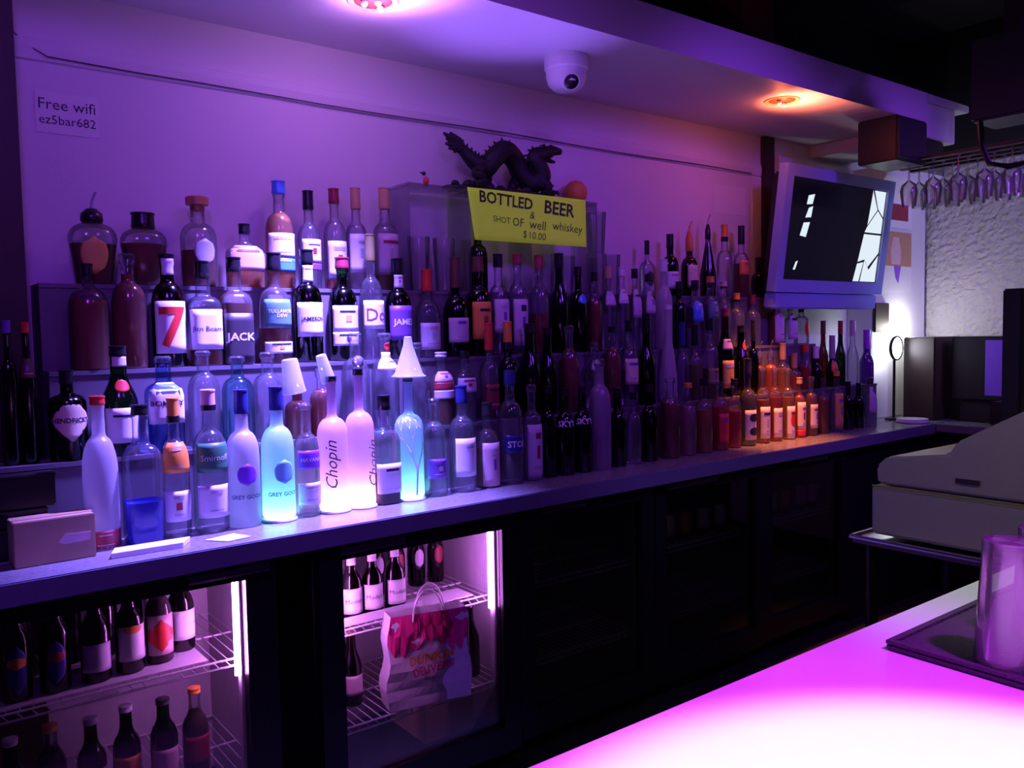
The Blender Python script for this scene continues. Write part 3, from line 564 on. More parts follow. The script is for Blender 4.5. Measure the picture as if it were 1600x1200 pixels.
(3,2.012,2.581,1.38,0.385,0.0385,'std','clear',None,0.00,'wine',0.898,[('rect',0.088,0.548,'lilac','','ink')],'clear bottle with maroon cap and tall lilac label'),
(3,2.121,2.582,1.38,0.382,0.0385,'std','clear','redamber',0.41,'wine',0.869,[],'bottle half full of dark red liquor'),
(3,2.225,2.583,1.38,0.397,0.0385,'wine','dkgreen',None,0.00,'black',0.846,[],'dark green sloping-shouldered bottle below the sign'),
(3,2.328,2.584,1.38,0.347,0.0374,'tall','black',None,0.00,'black',0.903,[('oval',0.558,0.678,'blue','','ink')],'black bottle with small blue emblem'),
(3,2.418,2.584,1.38,0.329,0.0319,'std','clear','redamber',0.64,'black',0.880,[],'narrow bottle of red liquor with black cap'),
(3,2.499,2.585,1.38,0.358,0.0323,'std','clear',None,0.00,'tan',0.851,[('rect',0.529,0.701,'lilac','','ink')],'narrow clear bottle with tan cap'),
(3,2.579,2.586,1.38,0.353,0.0311,'std','clear',None,0.00,'white',0.893,[('rect',0.562,0.739,'white','','ink')],'narrow clear bottle with white cap'),
(3,2.657,2.586,1.38,0.350,0.0299,'std','clear',None,0.00,'black',0.882,[('rect',0.395,0.749,'lilac','','ink')],'narrow clear bottle with long lilac label'),
(3,2.741,2.587,1.38,0.330,0.0318,'std','clear',None,0.00,'black',0.899,[('rect',0.477,0.772,'lilac','','ink')],'narrow clear bottle with short lilac label'),
(3,2.841,2.588,1.38,0.398,0.0385,'std','frost',None,0.00,'white',0.858,[],'tall frosted white bottle'),
(3,2.943,2.589,1.38,0.302,0.0327,'std','dkgreen',None,0.00,'black',0.886,[],'dark green bottle beside the frosted white one'),
(3,3.053,2.589,1.38,0.310,0.0385,'std','clear',None,0.00,'black',0.887,[('rect',0.395,0.698,'blue','','ink')],'clear bottle with blue label'),
(3,3.163,2.590,1.38,0.331,0.0385,'std','clear',None,0.00,'orange',0.883,[('rect',0.386,0.694,'teal','','ink')],'clear bottle with green label and orange cap'),
(3,3.262,2.591,1.38,0.309,0.0340,'std','clear',None,0.00,'pink',0.902,[],'clear bottle with pink cap'),
(3,3.360,2.592,1.38,0.256,0.0385,'round','clear',None,0.00,'orange',0.844,[],'round clear bottle with flat orange cap'),
(3,3.486,2.593,1.38,0.252,0.0385,'round','clear',None,0.00,'wine',0.801,[],'round clear bottle with maroon cap'),
(3,3.681,2.594,1.38,0.261,0.0385,'std','clear','campari',0.73,'red',0.803,[('rect',0.048,0.729,'white','','ink')],'bright red bottle with white label under the television'),
(3,3.803,2.595,1.38,0.198,0.0360,'std','clear',None,0.00,'white',0.867,[('rect',0.135,0.801,'white','','ink')],'clear bottle with white medallion label'),
(3,3.900,2.596,1.38,0.225,0.0385,'round','clear',None,0.00,'black',0.734,[('oval',0.155,0.556,'red','','ink')],'clear bottle with red oval label, black cap'),
(4,0.540,2.666,1.62,0.218,0.0640,'squat','clear','whisky',0.53,'pour_black',0.816,[('oval',0.130,0.616,'gold','','ink')],'squat whisky decanter with gold oval label and black pourer'),
(4,0.678,2.666,1.62,0.215,0.0643,'squat','clear','whisky',0.57,'black',0.790,[],'squat unlabelled decanter of dark whisky with black stopper'),
(4,0.838,2.666,1.62,0.275,0.0535,'round','clear','whisky',0.40,'cork',0.844,[('oval',0.240,0.525,'grey','','ink')],'clear round-shouldered bottle with thick brown cork'),
(4,0.982,2.666,1.62,0.203,0.0602,'flask','clear','amber',0.29,'black',0.840,[('rect',0.271,0.651,'pink','','ink')],'wide flask bottle with pale label over orange liquor'),
(4,1.100,2.666,1.62,0.348,0.0460,'std','clear','amber',0.71,'blue',0.882,[('rect',0.281,0.507,'white','','ink'),('rect',0.156,0.275,'blue','','ink')],'amber bottle with bright blue cap'),
(4,1.201,2.666,1.62,0.326,0.0382,'std','clear',None,0.00,'black',0.806,[('rect',0.260,0.501,'white','','ink'),('rect',0.189,0.254,'purple','','ink')],'slim clear bottle with black flared foil top'),
(4,1.295,2.666,1.62,0.341,0.0380,'std','clear','red',0.10,'wine',0.855,[('rect',0.113,0.475,'white','','ink')],'clear bottle with long white label and maroon cap'),
(4,1.376,2.666,1.62,0.351,0.0388,'std','clear',None,0.00,'tan',0.794,[('rect',0.166,0.543,'white','','ink')],'clear bottle with tall tan cap and white label'),
(4,1.489,2.666,1.62,0.361,0.0460,'std','clear','whisky',0.15,'tan',0.795,[('rect',0.171,0.546,'lilac','','ink')],'broad clear bottle with tall tan cap and lilac label'),
(4,1.890,2.667,1.62,0.271,0.0366,'std','black',None,0.00,'black',0.820,[],'black bottle half hidden behind the yellow sign'),
(4,2.821,2.668,1.62,0.247,0.0385,'flask','clear',None,0.00,'black',0.745,[('oval',0.165,0.444,'dark','','ink')],'small clear flask with dark oval label'),
(4,2.974,2.668,1.62,0.284,0.0385,'std','dkgreen',None,0.00,'black',0.773,[('rect',0.112,0.392,'white','','ink')],'dark green bottle with narrow white label'),
(4,3.107,2.668,1.62,0.306,0.0385,'std','brown','whisky',0.60,'pour_orange',0.688,[('rect',0.131,0.474,'cream','','ink')],'brown bottle with long orange neck and cream label'),
(4,3.241,2.668,1.62,0.348,0.0385,'cone','black',None,0.00,'pour_black',0.790,[],'black cone-shouldered bottle with curved pourer'),
(4,3.366,2.668,1.62,0.353,0.0385,'std','clear',None,0.00,'orange',0.772,[],'clear bottle with orange-brown cap'),
(4,3.495,2.668,1.62,0.355,0.0385,'std','clear','whisky',0.47,'black',0.742,[('rect',0.313,0.510,'orange','','ink')],'bottle with orange label over dark liquor'),
(4,3.635,2.669,1.62,0.205,0.0359,'std','black',None,0.00,'black',0.717,[],'short black bottle by the end of the wall'),
]
ROWN = {1: 'in the front row', 2: 'on the first step', 3: 'on the second step', 4: 'on the top step'}
cnt = {}
for b in BOTTLES:
    cnt[b[0]] = cnt.get(b[0], 0)+1
    lab = '%s, %s from left %s' % (b[13].replace(',', ''), nth(cnt[b[0]]), ROWN[b[0]])
    if len(lab.split()) > 16: lab = b[13]
    o = bottle('liquor_bottle', b[:13], lab, 'bottle', 'bottles '+ROWN[b[0]], face=(-.35 if 'blue vodka' in b[13] else (-.45 if 'upright script' in b[13] else None)))

# glowing coasters under the frosted bottles, with shining plastic cups over a few necks
for b in BOTTLES:
    if b[7] in ('frostcy', 'frostpk', 'frostbl'):
        pk = b[7] == 'frostpk'
        t = thing('light_coaster', 'lit coaster under the %s' % b[13].split(',')[0].replace(' with upright script', '').replace(' with glass ball stopper', ''), 'coaster', (b[1], b[2], .9305), 0, 'glowing coasters')
        t['label'] = ('violet glowing coaster under the script bottle %s' % ('with ball stopper' if 'ball' in b[13] else 'left of the pair')) if pk else ('cyan glowing coaster under the ' + ('tree-drawing bottle' if b[7] == 'frostbl' else 'navy-capped frosted bottle'))
        obj('base', MB().lathe([(b[5]*1.05, 0), (b[5]*1.12, .002), (b[5]*1.08, .006), (b[5]*.86, .0065)], 24, cap0=True), 'white_plastic', t, True)
        obj('light_disc', MB().lathe([(b[5]*.86, .0072), (b[5]*.84, .0078), (.001, .008)], 24), 'coaster_violet' if pk else 'coaster_cyan', t, True)
for o in COL.objects:
    if o.name.startswith('liquor_bottle') and any(k in o['label'] for k in ('glowing cyan', 'pink-lit', 'blue-lit')): o.location.z += .009
def cup(x, y, z, h, r, tilt, label):
    t = thing('plastic_cup', label, 'cup', (x, y, z), 0, 'plastic cups over bottle necks'); t.rotation_euler = (0, tilt, .2)
    obj('wall', MB().lathe([(r, 0), (r*1.06, .002), (r, .006), (r*.72, h*.96), (r*.66, h)], 20), 'cup_plastic', t, True)
    obj('end_disc', MB().lathe([(r*.66, h), (.001, h-.002)], 20), 'cup_plastic', t, True)
cup(1.052, 2.474, 1.29, .105, .034, -.15, 'cyan-lit plastic cup upturned over a red liquor bottle')
cup(1.118, 2.372, 1.325, .085, .022, -.32, 'small tilted plastic cup over the left script bottle')
t = thing('funnel', 'white translucent funnel standing over the tree-drawing bottle', 'funnel', (1.40, 2.376, 1.327))
obj('cone', MB().lathe([(.050, 0), (.053, .002), (.045, .012), (.016, .10), (.012, .128), (.009, .13)], 22), 'cup_plastic', t, True)
obj('rim', MB().lathe([(.050, -.001), (.056, 0), (.056, .003), (.050, .004)], 22), 'cup_plastic', t, True)
t = thing('glass_stopper', 'clear glass ball stopper on the right script bottle', 'stopper', (1.215, 2.366, 1.362))
obj('ball', MB().ball((0, 0, .020), .019), 'tumbler', t, True); obj('stem', MB().lathe([(.006, -.004), (.007, .004), (.009, .006)], 12), 'tumbler', t, True)

# ------------------------------------------------------------------ beer in the coolers
BE = lambda sh, gl, cap, labs, h=.235, r=.035: lambda x, y, z: (9, x, y, z, h, r, sh, gl, 'cola', .72, cap, .93, labs)
W1 = ('rect', .12, .46, 'white', '', 'ink')
kinds = [
 (BE('stub', 'brown', 'pale', [('oval', .08, .58, 'navy', '', 'ink'), ('oval', .34, .46, 'orange', '', 'ink')]), 'beer with blue shield label'),
 (BE('stub', 'brown', 'pale', [('oval', .10, .56, 'navy', '', 'ink'), ('oval', .32, .44, 'wine', '', 'ink')]), 'beer with smaller blue shield label'),
 (BE('beer', 'brown', 'violet', [('rect', .12, .42, 'lilac', '', 'ink')]), 'brown beer bottle with lilac label low on its side'),
 (BE('beer', 'brown', 'violet', [('rect', .14, .52, 'white', '', 'ink'), ('oval', .44, .53, 'orange', '', 'ink')]), 'beer bottle with white label and orange tip'),
 (BE('stub', 'clear', 'pink', [('rect', .10, .55, 'pink', '', 'ink'), ('diamond', .14, .50, 'red', '', 'ink')]), 'beer with pink and red diagonal label'),
 (BE('beer', 'brown', 'pale', [('rect', .14, .48, 'white', '', 'ink')]), 'brown beer bottle with plain white label at shelf end')]
for i, (x, y) in enumerate([(.254, 2.305), (.338, 2.305), (.430, 2.305), (.512, 2.315), (.590, 2.335), (.662, 2.385)]):
    mk, lab = kinds[i]; bottle('beer_bottle', mk(x, y, .608), lab+', left cooler upper shelf', 'bottle', 'beer bottles in the left cooler', 16)
bk = BE('beer', 'brown', 'pale', [W1]); dk = BE('beer', 'dark', 'dark', [])
for i, x in enumerate((.05, .15, .28, .40, .49, .57)): bottle('beer_bottle', dk(x, 2.50, .603), 'dark bottle in the back row of the left cooler, %s from left' % nth(i+1), 'bottle', 'beer bottles in the left cooler', 12)
LC = ['pale', 'dark', 'orange', 'pale', 'wine', 'pale', 'gold', 'lilac']
for i in range(8):
    mk = BE('beer' if i % 3 else 'stub', ('brown', 'dark', 'green', 'clear')[i % 4], LC[(i+3) % 8] if LC[(i+3) % 8] in PAL else 'pale', [('rect', .15, .46, ('lilac', 'orange', 'pink', 'wine')[i % 4], '', 'ink')])
    bottle('beer_bottle', mk(.06+.088*i, 2.32+.02*(i % 2), .274), 'dim beer bottle on the lower shelf of the left cooler, %s from left' % nth(i+1), 'bottle', 'beer bottles in the left cooler', 14)
for i, x in enumerate((1.168, 1.240, 1.322)):
    mk = BE('stub', 'brown', 'pale', [('rect', .12, .50, 'white', 'Modelo', 'ink'), ('rect', .84, .99, 'white', '', 'ink')], .205, .034)
    bottle('beer_bottle', mk(x, 2.365, .583), 'white-capped beer bottle with white label beside the bag, %s of three' % nth(i+1), 'bottle', 'white-capped beers', 16, face=-.1)
for i, x in enumerate((1.36, 1.44, 1.52, 1.60)):
    bottle('beer_bottle', BE('beer', ('dark', 'brown')[i % 2], ('violet', 'dark')[i % 2], [('oval', .3, .6, ('lilac', 'wine')[i % 2], '', 'ink')], .225, .03)(x, 2.56, .578), 'dark bottle at the back of the bag cooler, %s from left' % nth(i+1), 'bottle', 'bottles in the bag cooler', 12)
for i, x in enumerate((1.10, 1.17, 1.10, 1.19)):
    bottle('beer_bottle', BE('wine', 'brown', ('wine', 'tan', 'gold', 'wine')[i], [('rect', .15, .4, 'pink', '', 'ink')], .245, .032)(x, 2.38+.13*(i//2), .308), ('amber-capped', 'tan-capped', 'gold-capped rear', 'maroon-capped rear')[i]+' bottle on the lower shelf left of the bag', 'bottle', 'bottles in the bag cooler', 12)
for i, (x, y) in enumerate(((1.585, 2.33), (1.60, 2.45))):
    bottle('beer_bottle', BE('wine', 'black', 'black', [], .25, .034)(x, y, .308), ('black bottle right of the paper bag', 'black bottle behind the one right of the bag')[i], 'bottle', 'bottles in the bag cooler', 12)
tag(obj('carton', MB().box((1.42, 2.36, .102), (1.62, 2.6, .24)), 'cardboard', bevel=.002), 'cardboard carton on the floor of the bag cooler', 'carton')
DL = ['dim bottle of the dark cooler in the middle', 'dim bottle of the cooler nearest the register']
for q, (xs, yy) in enumerate((((2.52, 2.62, 2.72, 2.84, 2.95), 2.38), ((3.24, 3.35, 3.46, 3.58, 3.68), 2.40))):
    for i, x in enumerate(xs):
        bottle('beer_bottle', BE('beer', 'brown', 'pale', [('rect', .12, .5, ('pink', 'cream', 'orange')[i % 3], '', 'ink')])(x, yy, .583), DL[q]+', %s from left' % nth(i+1), 'bottle', 'beers in the dark coolers', 12)

# paper bag in the cooler
bg_ = thing('paper_bag', 'white and pink paper takeaway bag with twisted handles', 'bag', (1.37, 2.262, .3075), -.22)
def bag(u, v, w_, off=0):   # u across, v depth, w_ height
    s_ = 1-.10*w_/.30; return (u*s_+.006*math.sin(w_*40+u*30), v*(1-.25*w_/.30)+.004*math.sin(w_*55+u*20)-off, w_)
mb = MB(); NU, NW = 12, 10; ring_ = [(-.14+.28*i/NU, -.043) for i in range(NU)]+[(.14, -.043+.086*i/4) for i in range(4)]+[(.14-.28*i/NU, .043) for i in range(NU)]+[(-.14, .043-.086*i/4) for i in range(4)]
k = len(ring_)
for j in range(NW+1):
    for u, v in ring_: mb.v.append(bag(u, v, .29*j/NW))
mb.f = [(j*k+i, j*k+(i+1) % k, (j+1)*k+(i+1) % k, (j+1)*k+i) for j in range(NW) for i in range(k)]+[tuple(range(k))[::-1]]
bb = obj('body', mb, 'bag_paper', bg_)
mb = MB(); n = 30
for i in range(n+1):
    u = -.139+.278*i/n; dr = .205-.030*abs(math.sin(i*.75))-.02*math.sin(i*.31)
    for zz in (dr, (dr+.289)/2, .289): mb.v.append(bag(u, -.0445, zz, .0008))
mb.f = [(3*i+a, 3*i+3+a, 3*i+4+a, 3*i+1+a) for i in range(n) for a in (0, 1)]
solid('pink_print', (.85, .03, .25), .6); solid('orange_print', (.95, .28, .02), .6)
obj('pink_drip_print', mb, 'pink_print', bb)
fl = lambda u, v: bag(u, -.0452, v, .0012)
lettering("DUNKIN'", lambda u, v: fl(u+.01, v+.148+.08*u), .030, .15, MATS['orange_print'], bb)
lettering('DELIVERS', lambda u, v: fl(u+.01, v+.112+.08*u), .026, .15, MATS['pink_print'], bb)
for s_, yy in ((0, -.034), (.025, .030)):
    pts = [(-.05+s_+.1*(1-math.cos(PI*i/12))/2, yy, .265+.095*math.sin(PI*i/12)) for i in range(13)]
    obj('handle', MB().tube(pts, .0032, 6), 'bag_paper', bg_, True)

# ------------------------------------------------------------------ things on the counter
t = thing('cardboard_box', 'small brown cardboard box with torn label on the counter', 'box', (.345, 2.30, .9305), .04)
obj('carton', MB().box((-.088, -.04, 0), (.088, .04, .108)), 'cardboard', t, bevel=.002)
obj('tape', MB().box((-.089, -.012, .107), (.089, .012, .1095)), P('tan'), t)
obj('torn_label', MB().prism([(.005, .048), (.018, .042), (.075, .044), (.078, .064), (.02, .066)], -.0412, -.0402, 1), P('pink'), t)
t = thing('bar_caddy', 'stack of black plastic caddies at the left end of the counter', 'caddy', (.26, 2.375, .9305))
for i, (w_, z0, z1) in enumerate(((.20, 0, .075), (.185, .080, .120), (.205, .125, .205))):
    t_ = obj('tray', MB().box((-.10, -.028, z0), (-.10+w_, .030, z1)), 'black_plastic', t, bevel=.004)
    obj('rim', MB().box((-.102, -.032, z1-.006), (-.098+w_, .032, z1+.001)), 'black_plastic', t_, bevel=.002)
tag(obj('note_pad', MB().hexa([(.455, 2.205, .9305), (.625, 2.205, .9305), (.66, 2.262, .9305), (.475, 2.262, .9305), (.455, 2.205, .944), (.625, 2.205, .944), (.66, 2.262, .944), (.475, 2.262, .944)]), 'paper', bevel=.001), 'pale pad of paper lying at the counter edge', 'pad')
tag(obj('paper_sheet', MB().hexa([(.69, 2.24, .9305), (.735, 2.185, .9305), (.80, 2.20, .9305), (.775, 2.265, .9305), (.69, 2.24, .933), (.735, 2.185, .933), (.80, 2.20, .933), (.775, 2.265, .933)]), 'paper'), 'bright white sheet of paper below the cyan bottle', 'paper')

# ------------------------------------------------------------------ clear shelf with dragon, sign, glasses
t = thing('acrylic_stand', 'clear acrylic stand carrying the dragon', 'stand', (2.0, 2.68, 1.6205))
obj('top_panel', MB().box((-.45, -.075, .370), (.46, .07, .378)), 'acrylic', t)
for x in (-.45, -.19, .10, .452): obj('upright', MB().box((x, -.072, 0), (x+.008, .068, .370)), 'acrylic', t)
TOP = 1.9995
sg = thing('yellow_sign', 'yellow handwritten price sign hanging below the dragon', 'sign', (2.08, 2.585, TOP))
def sheet(u, v, off=0):
    c = .018*math.sin((u+.29)*9)*(.3-v*2)+.03*max(0, -.18-u)*4
    return (u+.03*max(0, -v/.19)*max(0, -u/.29), -.004+c*.35-off, v-.02*max(0, u)*.2)
mb = MB()
for j in range(9):
    for i in range(19): mb.v.append(sheet(-.29+.58*i/18, -.19*j/8))
mb.f = [(j*19+i, j*19+i+1, (j+1)*19+i+1, (j+1)*19+i) for j in range(8) for i in range(18)]
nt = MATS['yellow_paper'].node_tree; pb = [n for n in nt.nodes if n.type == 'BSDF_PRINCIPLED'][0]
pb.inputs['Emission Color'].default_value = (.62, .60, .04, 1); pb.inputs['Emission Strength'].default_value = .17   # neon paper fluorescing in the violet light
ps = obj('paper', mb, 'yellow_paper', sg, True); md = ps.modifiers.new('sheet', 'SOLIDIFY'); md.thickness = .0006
for s_, u, v, hh, mw, sl in (('BOTTLED', -.114, -.040, .052, .255, .1), ('BEER', .150, -.040, .052, .18, .1), ('&', .012, -.082, .028, .05, .2), ('SHOT', -.145, -.116, .034, .085, .1), ('OF', -.062, -.116, .034, .055, .1), ('well', .036, -.116, .036, .08, .1), ('whiskey', .188, -.114, .044, .165, .1), ('$', -.028, -.160, .032, .03, .1), ('10.00', .036, -.159, .028, .085, .1)):
    lettering(s_, lambda a, b, u=u, v=v: sheet(u+a, v+b-.05*(u+a), .0025), hh, mw, MATS['marker'], ps, slant=sl)

# bronze dragon
dr = thing('dragon_statue', 'dark carved dragon statue on the acrylic stand', 'statue', (2.0, 2.66, TOP))
CX = lambda cx, cy, y=0: Vector((1.765+(cx/4.21-110)*.00312-2.0, y, (112-cy/4.21)*.00232))
def smooth_path(pts, rad, n=6):
    o, rr = [], []
    for i in range(len(pts)-1):
        p0, p1, p2, p3 = pts[max(0, i-1)], pts[i], pts[i+1], pts[min(len(pts)-1, i+2)]
        for k_ in range(n):
            t_ = k_/n
            o.append(.5*((2*p1)+(p2-p0)*t_+(2*p0-5*p1+4*p2-p3)*t_*t_+(3*p1-p0-3*p2+p3)*t_**3)); rr.append(rad[i]+(rad[i+1]-rad[i])*t_)
    return o+[pts[-1]], rr+[rad[-1]]
bp = [CX(500, 140, .01), CX(560, 200, .01), CX(620, 270, 0), CX(680, 300, -.01), CX(720, 240, -.012), CX(800, 165, -.005), CX(880, 210, .008), CX(930, 300, .012), CX(990, 360, .005), CX(1040, 320, -.012), CX(1020, 250, -.018), CX(985, 200, -.02), CX(1020, 165, -.02), CX(1075, 140, -.022)]
br_ = [.016, .022, .032, .037, .039, .041, .041, .040, .042, .041, .037, .031, .031, .026]
pp, rr = smooth_path(bp, br_); body = obj('body', MB().tube(pp, rr, 12), 'bronze', dr, True)
mb = MB()
for i in range(4, len(pp)-8, 2):
    t_ = (pp[i+1]-pp[i-1]).normalized(); nrm = Vector((-t_.z, 0, t_.x)); nrm = nrm if True else -nrm
    a = pp[i]+nrm*rr[i]*.8; n = len(mb.v)
    mb.v += [tuple(a-t_*.008+Vector((0, -.004, 0))), tuple(a+t_*.008+Vector((0, -.004, 0))), tuple(a+t_*.008+Vector((0, .004, 0))), tuple(a-t_*.008+Vector((0, .004, 0))), tuple(a+nrm*.022-t_*.006)]
    mb.f += [(n, n+1, n+4), (n+1, n+2, n+4), (n+2, n+3, n+4), (n+3, n, n+4), (n, n+3, n+2, n+1)]
obj('back_spines', mb, 'bronze', body)
mb = MB()
for cx, cy in ((440, 95), (455, 130), (450, 165), (480, 85), (505, 95), (470, 195), (530, 110), (500, 215)):
    mb.tube([CX(540, 180, .008), (CX(540, 180, .008)+CX(cx, cy, .01))/2+Vector((0, 0, .004)), CX(cx, cy, .012)], [.018, .016, .004], 7)
obj('tail_tuft', mb, 'bronze', dr, True)
hd = obj('head', MB().tube([CX(1050, 160, -.022), CX(1085, 135, -.024), CX(1120, 122, -.026), CX(1165, 125, -.028)], [.026, .026, .019, .012], 10)
         .tube([CX(1060, 175, -.022), CX(1090, 200, -.026), CX(1120, 205, -.03)], [.014, .010, .005], 8), 'bronze', dr, True)
mb = MB()
for a, b, c in ((CX(1060, 140, -.02), CX(1020, 110, -.01), CX(960, 140, .0)), (CX(1065, 130, -.03), CX(1040, 95, -.035), CX(1000, 110, -.04)), (CX(1110, 110, -.026), CX(1100, 92, -.03), CX(1085, 85, -.03)), (CX(1040, 170, -.01), CX(990, 160, .01), CX(930, 175, .015)), (CX(1160, 120, -.02), CX(1168, 100, -.02), CX(1150, 92, -.02))):
    mb.tube([a, b, c], [.007, .005, .0015], 6)
obj('horns', mb, 'bronze', hd, True)
for leg in ([(650, 300, -.015), (590, 360, -.04), (630, 400, -.045), (560, 425, -.05)], [(690, 310, .015), (720, 370, .03), (700, 430, .03)], [(930, 300, .015), (900, 380, .035), (880, 440, .035)], [(1010, 350, -.02), (1060, 400, -.045), (1020, 420, -.045), (1090, 455, -.05)]):
    q_ = [CX(*p_) for p_ in leg]; q_[-1].z = .018; q_, r_ = smooth_path(q_, [.028, .021, .017, .012][:len(q_)], 4)
    l_ = obj('leg', MB().tube(q_, r_, 8), 'bronze', dr, True)
    m2 = MB(); e = q_[-1]
    for dx, dy in ((.022, -.01), (.024, .006), (-.016, -.012), (.005, -.022)): m2.tube([e, e+Vector((dx*.6, dy*.6, .006)), e+Vector((dx, dy, -.006))], [.007, .005, .0015], 6)
    obj('claws', m2, 'bronze', l_, True)
mb = MB(); mb.lathe([(.262, 0), (.268, .004), (.262, .012), (.245, .016)], 32, 2.6, .20, (.0, 0, 0), True, True); obj('base', mb, 'bronze', dr, True)
mb = MB()
for i in range(9): obj('wave_rock', MB().ball((-.22+.055*i+random.uniform(-.01, .01), random.uniform(-.02, .02), .020), random.uniform(.016, .028), 8, 6, .8, .8), 'bronze', dr, True)

t = thing('orange_ball', 'orange ball lying behind the yellow sign', 'ball', (2.425, 2.70, TOP)); obj('skin', MB().ball((0, 0, .05), .05, 18, 12), 'orange_ball', t, True)
obj('stem_dimple', MB().lathe([(.006, .099), (.004, .101), (.001, .1005)], 10), P('brown'), t)
t = thing('figurine', 'tiny red and dark bird figurine left of the dragon', 'figurine', (1.66, 2.66, TOP))
obj('body', MB().ball((0, 0, .020), .011, 10, 8, 1.6), P('red'), t, True); obj('head', MB().ball((-.008, 0, .047), .008, 8, 6).tube([(-.014, 0, .047), (-.026, 0, .05)], [.004, .001], 6), P('dark'), t, True); obj('base', MB().lathe([(.012, 0), (.012, .004)], 10, cap0=True, cap1=True), P('dark'), t)
def tumbler(x, y, z, h, r, label, grp, inv=False, mat='tumbler'):
    t = thing('drinking_glass', label, 'glass', (x, y, z), 0, grp)
    k = (.8, 1.0) if not inv else (1.0, .8)
    obj('wall', MB().lathe([(r*k[0]*.98, 0), (r*k[0], .003), (r*k[1], h-.001), (r*k[1]*.96, h), (r*k[1]*.95, h-.004), (r*k[0]*.93, .010)], 22), mat, t, True)
    zb = .004 if not inv else h-.008
    obj('foot', MB().lathe([(.001, zb), (r*.76, zb), (r*.78, zb+.004), (.001, zb+.006)], 20), mat, t, True)
tumbler(2.53, 2.69, 1.6205, .175, .045, 'lower of the stacked clear glasses right of the sign', 'stacked glasses on the top step')
tumbler(2.53, 2.69, 1.797, .175, .045, 'upper of the stacked clear glasses right of the sign', 'stacked glasses on the top step')
tumbler(2.62, 2.69, 1.6205, .175, .040, 'clear glass beside the stacked pair on the top step', 'stacked glasses on the top step')
tumbler(2.25, 2.70, 1.6205, .16, .042, 'clear glass below the right half of the yellow sign', 'stacked glasses on the top step')
tumbler(2.36, 2.70, 1.6205, .16, .042, 'clear glass below the right end of the yellow sign', 'stacked glasses on the top step')
tumbler(1.64, 2.69, 1.6205, .20, .042, 'tall clear glass inside the left end of the acrylic stand', 'stacked glasses on the top step')
tumbler(1.75, 2.69, 1.6205, .20, .042, 'second tall clear glass inside the acrylic stand', 'stacked glasses on the top step')

# ------------------------------------------------------------------ wall notices
def notice(name, x0, x1, z0, z1, y, label, lines, cat='sign', mat='paper', tilt=0):
    t = thing(name, label, cat, ((x0+x1)/2, y, (z0+z1)/2)); t.rotation_euler = (0, tilt, 0); w2, h2 = (x1-x0)/2, (z1-z0)/2
    p_ = obj('sheet', MB().box((-w2, -.001, -h2), (w2, 0, h2)), mat, t)
    for s_, v, hh in lines: lettering(s_, lambda a, b, v=v: (a, -.0016, b+v), hh, w2*1.8, P('ink'), p_)
    return t
notice('wifi_notice', .425, .590, 2.058, 2.175, WY-.001, 'white paper notice with handwritten wifi password', [('Free wifi', .024, .034), ('ez5bar682', -.020, .034)])
notice('small_notice', 3.395, 3.648, 2.045, 2.185, WY-.001, 'small faint paper notice left of the television', [('Cash', .022, .03), ('no tabs', -.024, .03)]) if False else notice('small_notice', 3.395, 3.648, 2.045, 2.185, WY-.001, 'small faint paper notice left of the television', [])
t = notice('red_notice', 4.66, 5.03, 2.04, 2.25, 2.598, 'white notice with a red block on the pilaster', [])
obj('red_block', MB().box((-.14, -.002, -.06), (.14, -.001, .035)), P('wine'), t); obj('heading', MB().box((-.05, -.002, .06), (.05, -.001, .085)), P('grey'), t)
t = notice('figure_poster', 4.66, 5.03, 1.67, 2.025, 2.598, 'poster with a pale figure on orange-brown below red notice', [], 'poster')
obj('brown_print', MB().box((-.18, -.002, -.03), (.18, -.001, .17)), 'poster_skin', t)
obj('figure_print', MB().prism([(-.05, -.02), (.05, -.02), (.06, .06), (.03, .14), (-.03, .14), (-.06, .06)], -.003, -.0022, 1), P('pink'), t)
obj('skirt_print', MB().prism([(-.02, -.03), (.06, -.03), (.03, -.13), (.0, -.10)], -.003, -.0011, 1), P('violet'), t)

# ------------------------------------------------------------------ television
tv = thing('television', 'silver-blue flat television tilted down on the wall', 'television', (4.026, 2.52, 1.644)); tv.rotation_euler = (math.radians(7.3), 0, 0)
obj('rear_housing', MB().box((-.44, .03, .03), (.44, .10, .58)), 'black_plastic', tv, bevel=.01)
fr = MB().box((-.491, -.02, 0), (-.435, .03, .612)).box((.430, -.02, 0), (.491, .03, .612)).box((-.435, -.02, .556), (.430, .03, .612)).box((-.435, -.02, 0), (.430, .03, .062))
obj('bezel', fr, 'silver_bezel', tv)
sn = obj('screen', MB().box((-.435, -.008, .062), (.430, .02, .556)), 'screen_black', tv)
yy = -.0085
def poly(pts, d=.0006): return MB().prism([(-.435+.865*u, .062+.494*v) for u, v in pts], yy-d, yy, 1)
for a, b, c, d in ((0, .33, .846, .885), (.34, .62, .82, .87), (.63, 1, .80, .86)):
    pass
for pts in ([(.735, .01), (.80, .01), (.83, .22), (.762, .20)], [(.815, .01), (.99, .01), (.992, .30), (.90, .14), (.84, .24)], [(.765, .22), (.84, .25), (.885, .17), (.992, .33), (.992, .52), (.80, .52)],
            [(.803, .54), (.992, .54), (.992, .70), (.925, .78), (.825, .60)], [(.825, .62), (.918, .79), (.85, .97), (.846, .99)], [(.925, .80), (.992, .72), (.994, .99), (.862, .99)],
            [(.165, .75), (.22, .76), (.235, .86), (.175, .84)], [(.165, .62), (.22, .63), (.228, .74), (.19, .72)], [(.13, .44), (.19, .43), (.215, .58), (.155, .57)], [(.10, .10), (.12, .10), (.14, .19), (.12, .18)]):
    obj('painted_reflection', poly(pts), 'window_reflection', sn)  # window reflection painted on the glass as glowing panes
